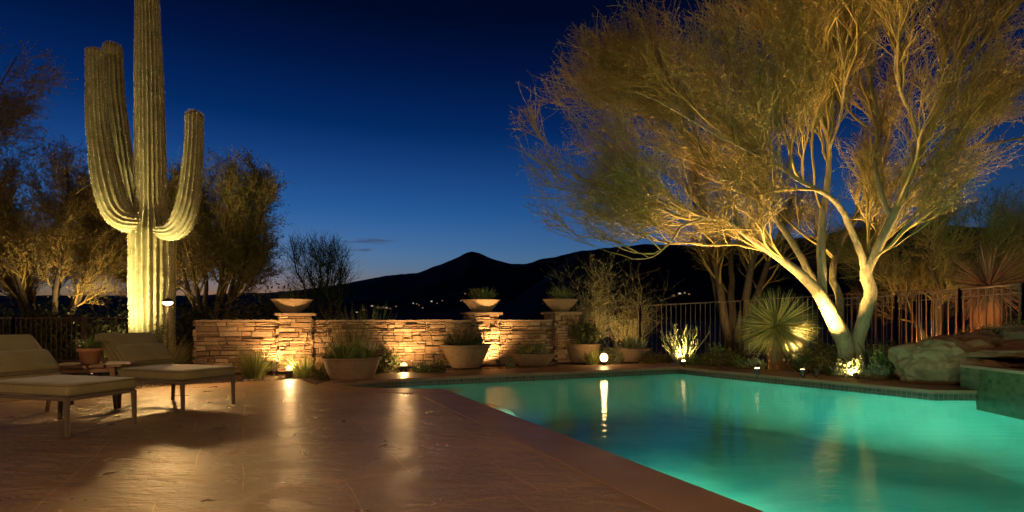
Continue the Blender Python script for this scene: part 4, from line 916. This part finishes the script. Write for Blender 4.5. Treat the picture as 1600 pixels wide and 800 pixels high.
for li, lp in enumerate(o.data.loops): uvl.data[li].uv = us[lp.vertex_index]
rim_in = [p + Vector((.22, 0, 0)) for p in sf]; m_ = MB(); q = lambda p, z: (p.x - spa.location.x, p.y - spa.location.y, z)
for i in range(len(sf) - 1):
    a, b, c_, d_ = sf[i] + Vector((-.03, -.02 if i < 1 else 0, 0)), sf[i + 1] + Vector((-.03, -.02, 0)), rim_in[i + 1], rim_in[i]
    m_.add([q(a, .34), q(b, .34), q(c_, .34), q(d_, .34), q(a, .385), q(b, .385), q(c_, .385), q(d_, .385)], [(4, 5, 6, 7), (0, 1, 5, 4), (2, 3, 7, 6)])
m_.build('rim', M_COPING, spa)
m_ = MB(); m_.add([q(rim_in[0], .35), q(Vector((9, rim_in[0].y, 0)), .35), q(Vector((9, 3, 0)), .35), q(rim_in[-1], .35)] + [q(p, .35) for p in rim_in[-2:0:-1]], [(0, 6, 5, 4, 3, 2, 1)]); m_.build('water', M_WATER, spa)
m_ = MB(); m_.add([q(rim_in[0], -.1), q(Vector((9, rim_in[0].y, 0)), -.1), q(Vector((9, 3, 0)), -.1), q(rim_in[-1], -.1)] + [q(p, -.1) for p in rim_in[-2:0:-1]], [(0, 6, 5, 4, 3, 2, 1)]); m_.build('basin_floor', M_PLASTER, spa)

# ------------------------------------------------------------------ loungers
def cushion(name, dims, loc, rot, parent, bev=.035, puff=.015, seed=0, mt=None):
    bm = bmesh.new(); bmesh.ops.create_cube(bm, size=1); 
    for v in bm.verts: v.co = Vector((v.co.x * dims[0], v.co.y * dims[1], v.co.z * dims[2]))
    bmesh.ops.bevel(bm, geom=bm.edges[:], offset=bev, segments=4, affect='EDGES', profile=.5)
    bmesh.ops.subdivide_edges(bm, edges=[e for e in bm.edges if e.calc_length() > .15], cuts=10, use_grid_fill=True)
    for v in bm.verts:
        x, y = v.co.x / dims[0] * 2, v.co.y / dims[1] * 2; k = max(0, 1 - x * x) * max(0, 1 - y * y)
        v.co.z += math.copysign(puff * k ** .5, v.co.z) + .006 * noise.noise(Vector((v.co.x * 3 + seed, v.co.y * 3, v.co.z)))
    me = bpy.data.meshes.new(name); bm.to_mesh(me); o = link(name, me, mt or M_FABRIC, parent, True); o.location = loc; o.rotation_euler = rot
    pp_ = MB(); hx, hy, rr = dims[0] / 2 - .004, dims[1] / 2 - .004, bev
    for sz in (-1, 1):
        loop = []
        for cx, cy, a0 in ((hx - rr, hy - rr, 0), (-hx + rr, hy - rr, 90), (-hx + rr, -hy + rr, 180), (hx - rr, -hy + rr, 270)):
            for q in range(5): a = R(a0 + q * 22.5); loop.append((cx + rr * math.cos(a), cy + rr * math.sin(a), sz * (dims[2] / 2 - bev * .45)))
        pp_.tube(loop + [loop[0]], .0055, 6, False)
    pp_.build('piping', M_PIPING, o, True); return o
def lounger(origin, axis, label, wd=.72, seat=1.0, back_h=.62, back_ang=47, seed=0):
    """origin: foot corner nearest the camera, on the floor; axis: unit vector from foot to head"""
    ang = math.atan2(axis.y, axis.x); t = empty('sun_lounger', origin, ang); tag(t, label, 'sun lounger', 'cushioned loungers on the patio')
    # local x runs to the head, local -y runs away from the camera side
    s = -1; w = wd; LX = seat + .42; zr = .355
    fr = MB()
    for y in (0, s * w): fr.box((LX / 2, y, zr), (LX, .035, .035))
    for x in (0, LX, seat): fr.box((x, s * w / 2, zr), (.035, w - .036, .033))
    for k in range(7): fr.box((.15 + k * .13, s * w / 2, zr + .004), (.05, w - .04, .012))
    fr.build('frame', M_FRAME, t)
    for x in (0.0, seat + .05):
        for y in (0, s * w):
            l = MB(); dx = -.012 if x < .5 else .02
            l.tube([(x + dx, y, 0), (x, y, zr)], [.021, .027], 4); o = l.build('leg', M_FRAME, t)
    cushion('seat_cushion', (seat + .1, w + .04, .115), (seat / 2 + .01, s * w / 2, zr + .08), (0, 0, 0), t, seed=seed)
    a = R(back_ang); bx = seat + .03; c = Vector((bx + math.cos(a) * back_h / 2, s * w / 2, zr + .07 + math.sin(a) * back_h / 2))
    o = cushion('backrest', (back_h + .1, w + .02, .085), (c.x + .0, c.y, c.z), (0, -a, 0), t, .03, .01, seed + 5)
    bf = MB(); e = Vector((math.cos(a) * back_h, 0, math.sin(a) * back_h)); b0 = Vector((bx + .05, 0, zr))
    for y in (.01, s * w - .01): bf.bar(b0 + Vector((0, y, 0)), b0 + Vector((.02, y, .0)) + e, .028)
    bf.bar(b0 + e + Vector((.02, .01, 0)), b0 + e + Vector((.02, s * w - .01, 0)), .028)
    bf.bar(b0 + e * .6 + Vector((0, 0, 0)), Vector((LX - .02, 0, zr)), .02); bf.bar(b0 + e * .6 + Vector((0, s * w, 0)), Vector((LX - .02, s * w, zr)), .02)
    bf.build('back_frame', M_FRAME, t)
    lc = Vector((bx + math.cos(a) * .2, s * w / 2, zr + .12 + math.sin(a) * .2)) + Vector((-math.sin(a), 0, math.cos(a))) * .055
    cushion('lumbar_pillow', (.30, w * .92, .085), lc, (0, -a, 0), t, .035, .02, seed + 9)
    return t
c1 = W(104, 683); ax1 = Vector((-.962, .272, 0)).normalized()
lounger(c1, ax1, 'khaki cushioned lounger nearest the camera, cut by the picture edge', .68, .98, .66, 44, 1)
c2 = W(285, 645); ax2 = Vector((-.94, .336, 0)).normalized()
lounger(c2, ax2, 'khaki cushioned lounger farther back, its whole seat in view, in front of the saguaro', .74, 1.0, .62, 46, 2)

# table between the loungers
tc = Vector((-5.3, 7.05, 0)); t = empty('side_table', tc, R(15)); tag(t, 'low rustic wooden table between the two loungers', 'table')
m_ = MB(); TH = .535
pl = 5; 
for k in range(pl):
    x0 = -.42 + k * .168; m_.box((x0 + .084, 0, TH), (.160, .0 + .78 - abs(k - 2) * .09, .032))
m_.build('tabletop', M_WOOD, t)
m_ = MB(); m_.box((0, .25, TH - .05), (.62, .03, .06)); m_.box((0, -.25, TH - .05), (.62, .03, .06)); m_.box((.3, 0, TH - .05), (.03, .46, .06)); m_.box((-.3, 0, TH - .05), (.03, .46, .06)); m_.build('apron', M_WOOD, t)
for x in (-1, 1):
    for y in (-1, 1):
        l = MB(); l.tube([(x * .36, y * .30, 0), (x * .30, y * .25, TH - .03)], [.022, .032], 6); l.build('leg', M_WOOD, t)
pp = P(141, 560, 7.0); t = empty('potted_plant', (pp.x, 7.0, TH + .017)); tag(t, 'small terracotta pot with bushy green plant on the wooden table', 'potted plant')
m_ = MB(); m_.lathe([(.001, 0), (.095, 0), (.125, .15), (.14, .155), (.142, .195), (.12, .195), (.115, .16), (.001, .15)], 32); m_.build('pot', M_TERRA, t, True)
s = MB(); s.lathe([(.12, .17), (.001, .175)], 16); s.build('soil', M_POTSOIL, t)
rgp = np.random.default_rng(5); V, Q = blade_arr(260, .19, .013, .09, .05, 1.2, .9, rgp, 5); o = np_mesh('foliage', V, Q, M_LEAF_G, t); o.location = (0, 0, .17)
tr_ = P(184, 566, 6.9); m_ = MB(); m_.box((0, 0, .012), (.26, .17, .022), .3); m_.box((.01, 0, .028), (.24, .155, .008), .34)
o = m_.build('closed_book', noisy('pale_paper', (.5, .42, .3), (.58, .5, .36), 6, .7, .1, .002)); o.location = (tr_.x, 6.95, TH + .017); tag(o, 'pale flat book lying on the wooden table beside the pot', 'book')

# ------------------------------------------------------------------ garden lights
up = Vector((0, 0, 1))
def foot(x, y, z=0.0): p = W(x, y, z); p.z = -.045; return p
# wall washers
def dome(loc, power, label, r=.07, wall=None, wp=60):
    t = empty('dome_lamp', loc); tag(t, label, 'garden light', 'dome lamps at the foot of the wall')
    m_ = MB(); m_.lathe([(.001, 0), (r * 1.1, 0), (r, .02), (r * .95, .12), (r * 1.1, .13), (r * 1.1, .145), (.001, .145)], 20); m_.build('housing', M_BLACK, t, True)
    m_ = MB(); m_.lathe([(r * .95, .146), (r * .9, .18), (r * .6, .205), (.001, .215)], 20); m_.build('lens', M_LENSD, t, True)
    lamp('POINT', Vector(loc) + Vector((0, 0, .25)), power, WARM, t, rad=.05)
    if wall is not None: lamp('SPOT', Vector(loc) + Vector((0, .10, .17)), wp, WARM, t, wall, 104, 1.0, .03)
    return t
f1 = foot(452, 587); dome(f1, 42, 'squat dome lamp at the foot of the pillar with the dark bowl', wall=PC[1] + Vector((0, -.3, .75)), wp=250)
f0 = foot(428, 583); uplight(f0, f0 + Vector((-.25, .6, .95)), 60, 'dark cylindrical uplight beside the bright spiky clump', WARM, 120, 1.5, .8, M_LENSD)
f2 = foot(631, 579); dome(f2, 34, 'dome lamp alone at the foot of the long wall', .085, f2 + Vector((-.03, .6, .65)), 230)
f3 = foot(780, 573); uplight(f3, PC[2] + Vector((.1, -.3, .9)), 360, 'low uplight on the coping beside the tapered pot', WARM, 130, 1.0, .8)
f4 = foot(846, 562); uplight(f4, PC[3] + Vector((-.3, -.2, .8)), 300, 'hidden uplight behind the shallow bowl of succulents', WARM, 130, 1.0, .8)
f5 = foot(1066, 572); uplight(f5 + Vector((0, .12, 0)), (f5.x + .12, f5.y + .6, .9), 130, 'ground uplight at the foot of the lit upright cactus', GOLD, 130, 1.0, .7, M_LENSD)
f8 = foot(1262, 585); uplight(f8 + Vector((0, .05, 0)), (f8.x - .4, f8.y + .6, 1.0), 130, 'ground uplight on the far side of the yucca trunk', GOLD, 120, .9, .8, M_LENSD)
f6 = foot(1184, 577); uplight(f6 + Vector((0, .05, 0)), (f6.x + .5, f6.y + .55, .9), 300, 'ground uplight among the low shrubs before the yucca', GOLD, 150, .9, .8, M_LENSD)
f7 = foot(1345, 593); uplight(f7 + Vector((0, .1, 0)), (f7.x + .1, f7.y + 1.0, .6), 150, 'ground uplight among the pale shrubs below the big tree', GOLD, 140, .9, .8, M_LENSD)
# globe lamp
gp_ = W(945, 571); t = empty('globe_lamp', (gp_.x, gp_.y + .12, -.045)); tag(t, 'glowing globe lamp standing low between two planter bowls', 'garden light')
m_ = MB(); m_.lathe([(.09, 0), (.09, .02), (.04, .03), (.03, .1), (.07, .11), (.07, .13), (.001, .13)], 20); m_.build('base', M_BLACK, t)
m_ = MB(); m_.lathe([(.001, .131), (.05, .135), (.085, .18), (.092, .23), (.08, .28), (.045, .32), (.001, .335)], 24); m_.build('globe', emis('globe_lamp_glass', (1, .62, .25), 16), t, True)
m_ = MB(); m_.lathe([(.045, .325), (.04, .35), (.001, .365)], 16); m_.build('finial', M_BLACK, t)
lamp('POINT', (gp_.x, gp_.y + .12, .46), 12, WARM, t, rad=.05)
# path lamp by the saguaro
lp = Vector((P(262, 470, 9.75).x, 9.75, -.05)); t = empty('path_lamp', lp); tag(t, 'slim post lamp with a glowing shade beside the saguaro trunk', 'garden light')
zt = P(262, 472, 9.75).z + .05
m_ = MB(); m_.tube([(0, 0, 0), (0, 0, zt + .1)], .012, 8); m_.build('post', M_BLACK, t)
m_ = MB(); m_.lathe([(.001, zt + .07), (.05, zt + .06), (.09, zt + .02), (.092, zt + .005), (.08, zt + .008), (.001, zt + .04)], 24); m_.build('shade', M_BLACK, t, True)
m_ = MB(); m_.lathe([(.001, zt + .03), (.075, zt + .012), (.08, zt - .02), (.055, zt - .045), (.001, zt - .055)], 24); m_.build('lamp_glass', emis('post_lamp_glass', (1, .85, .55), 9), t, True)
lamp('SPOT', lp + Vector((.0, -.0, zt - .09)), 310, (1, .56, .19), t, lp + Vector((.9, -2.4, .0)), 140, .5, .12)
lamp('POINT', lp + Vector((.0, -.0, zt - .10)), 34, (1, .60, .24), t, rad=.05)
# saguaro floods
sgx = so.x
uplight((sgx - 1.1, SY - 1.8, -.045), (sgx - .1, SY, 2.6), 1700, 'bullet flood on the near side of the saguaro foot', LIME, 66, 1.0, 1.0)
uplight((sgx - .02, SY - 1.7, -.045), (sgx + .1, SY, 2.8), 1200, 'bullet flood straight in front of the saguaro trunk', LIME, 66, 1.0, 1.0)
uplight((-9.9, 13.7, -.045), (-10.2, 15, 1.2), 110, 'weak uplight in front of the dark hedge behind the loungers', GOLD, 150, 1.0, .9)
# big tree floods
uplight((tb.x - 1.25, 10.55, -.03), P(1299, 486, 11.3), 3600, 'bullet flood aimed at the leaning left trunk of the big tree', GOLD, 40, 1.0, 1.0)
uplight((tb.x - 1.5, 10.55, -.03), (tb.x - 1.3, 11.1, 3.2), 420, 'bullet flood beside the first one, aimed up the long low limb', GOLD, 70, 1.0, .9)
uplight((tb.x + 1.1, 10.2, -.03), (tb.x + .35, 11.4, 2.5), 900, 'bullet flood on the boulder side of the big tree', GOLD, 60, 1.0, .9)
uplight((tb.x - 3.0, 13.0, -.03), (tb.x - 3.8, 11.2, 5.0), 2100, 'bullet flood throwing light into the low side of the big crown', (1, .63, .24), 120, 1.0, .9)
uplight((tb.x - .6, 13.2, -.03), (tb.x - 1.0, 11.4, 6), 1700, 'bullet flood behind the trunks of the big tree', (1, .63, .24), 110, 1.0, .9)
uplight((tb.x + 1.5, 10.9, -.03), (tb.x + 1.1, 11.0, 6), 1700, 'bullet flood behind the big boulder aimed into the crown', (1, .63, .24), 84, 1.0, .9)
uplight((tb.x - 2.2, 10.9, -.03), (tb.x - 2.8, 10.4, 6), 1500, 'bullet flood between the yucca and the big tree aimed into the crown', (1, .63, .24), 90, 1.0, .9)
# other trees
uplight((-11.9, 15.9, -.03), (-14.2, 17, 5.2), 850, 'bullet flood below the broad feathery mesquite', (1, .70, .30), 72, 1.0, .9)
uplight((-11.4, 16, -.03), (-9.2, 17.2, 5.2), 850, 'bullet flood below the rounded mesquite behind the saguaro', (1, .70, .30), 72, 1.0, .9)
uplight((P(1150,500,17).x, 17, -.03), (P(1150,500,19).x, 19, 3.4), 160, 'bullet flood below the smaller palo verde beyond the fence', GOLD, 110, 1.0, .9)
uplight((P(1430,500,14.6).x, 14.6, -.03), (P(1480,500,15.8).x, 15.8, 3.0), 240, 'bullet flood below the dark mesquite beyond the fence', GOLD, 120, 1.0, .9)
q = P(1545, 500, 11.9); uplight((q.x, q.y, -.03), (q.x + .1, q.y + .7, 1.6), 60, 'rust-coloured uplight behind the fence below the far yucca', (1, .38, .16), 110, 1.0, .8)
uplight((9.0, 11.1, -.03), (10.2, 12.3, 1.7), 170, 'rust-coloured uplight in front of the two-railed fence', (1, .40, .16), 120, 1.0, .9)
q = P(985, 500, 16.2); uplight((q.x, q.y, -.03), (q.x - .2, q.y + 1.5, 1.7), 200, 'uplight behind the fence below the pale twiggy shrubs', GOLD, 120, 1.0, .9)
# unseen post lanterns added as warm fill for patio, loungers and boulder
for k, (x, y, pw, lb) in enumerate([(-3.6, -1.4, 1150, 'added fill lantern behind the camera, away from the pool'), (1.6, -1.6, 750, 'added fill lantern behind the camera, by the pool'), (9.4, 2.4, 360, 'added fill lantern out of view beyond the raised spa')]):
    t = empty('fill_lantern', (x, y, 0)); tag(t, lb, 'lantern', 'unseen fill lanterns added around the patio')
    m_ = MB(); m_.tube([(0, 0, 0), (0, 0, .04), (0, 0, .05), (0, 0, 2.5)], [.12, .12, .035, .03], 12); m_.build('post', M_BLACK, t)
    m_ = MB(); m_.box((0, 0, 2.52), (.24, .24, .03)); m_.box((0, 0, 2.92), (.3, .3, .03)); m_.add([(-.13, -.13, 2.94), (.13, -.13, 2.94), (.13, .13, 2.94), (-.13, .13, 2.94), (0, 0, 3.06)], [(0, 1, 4), (1, 2, 4), (2, 3, 4), (3, 0, 4)])
    for a in (-.1, .1):
        for b in (-.1, .1): m_.box((a, b, 2.72), (.014, .014, .38))
    m_.build('cage', M_BLACK, t)
    m_ = MB(); m_.lathe([(.001, 2.6), (.035, 2.62), (.05, 2.7), (.035, 2.78), (.001, 2.8)], 12); m_.build('bulb', M_GLOBE, t)
    lamp('POINT', (x, y, 2.72), pw, (1, .62, .32), t, rad=.12)
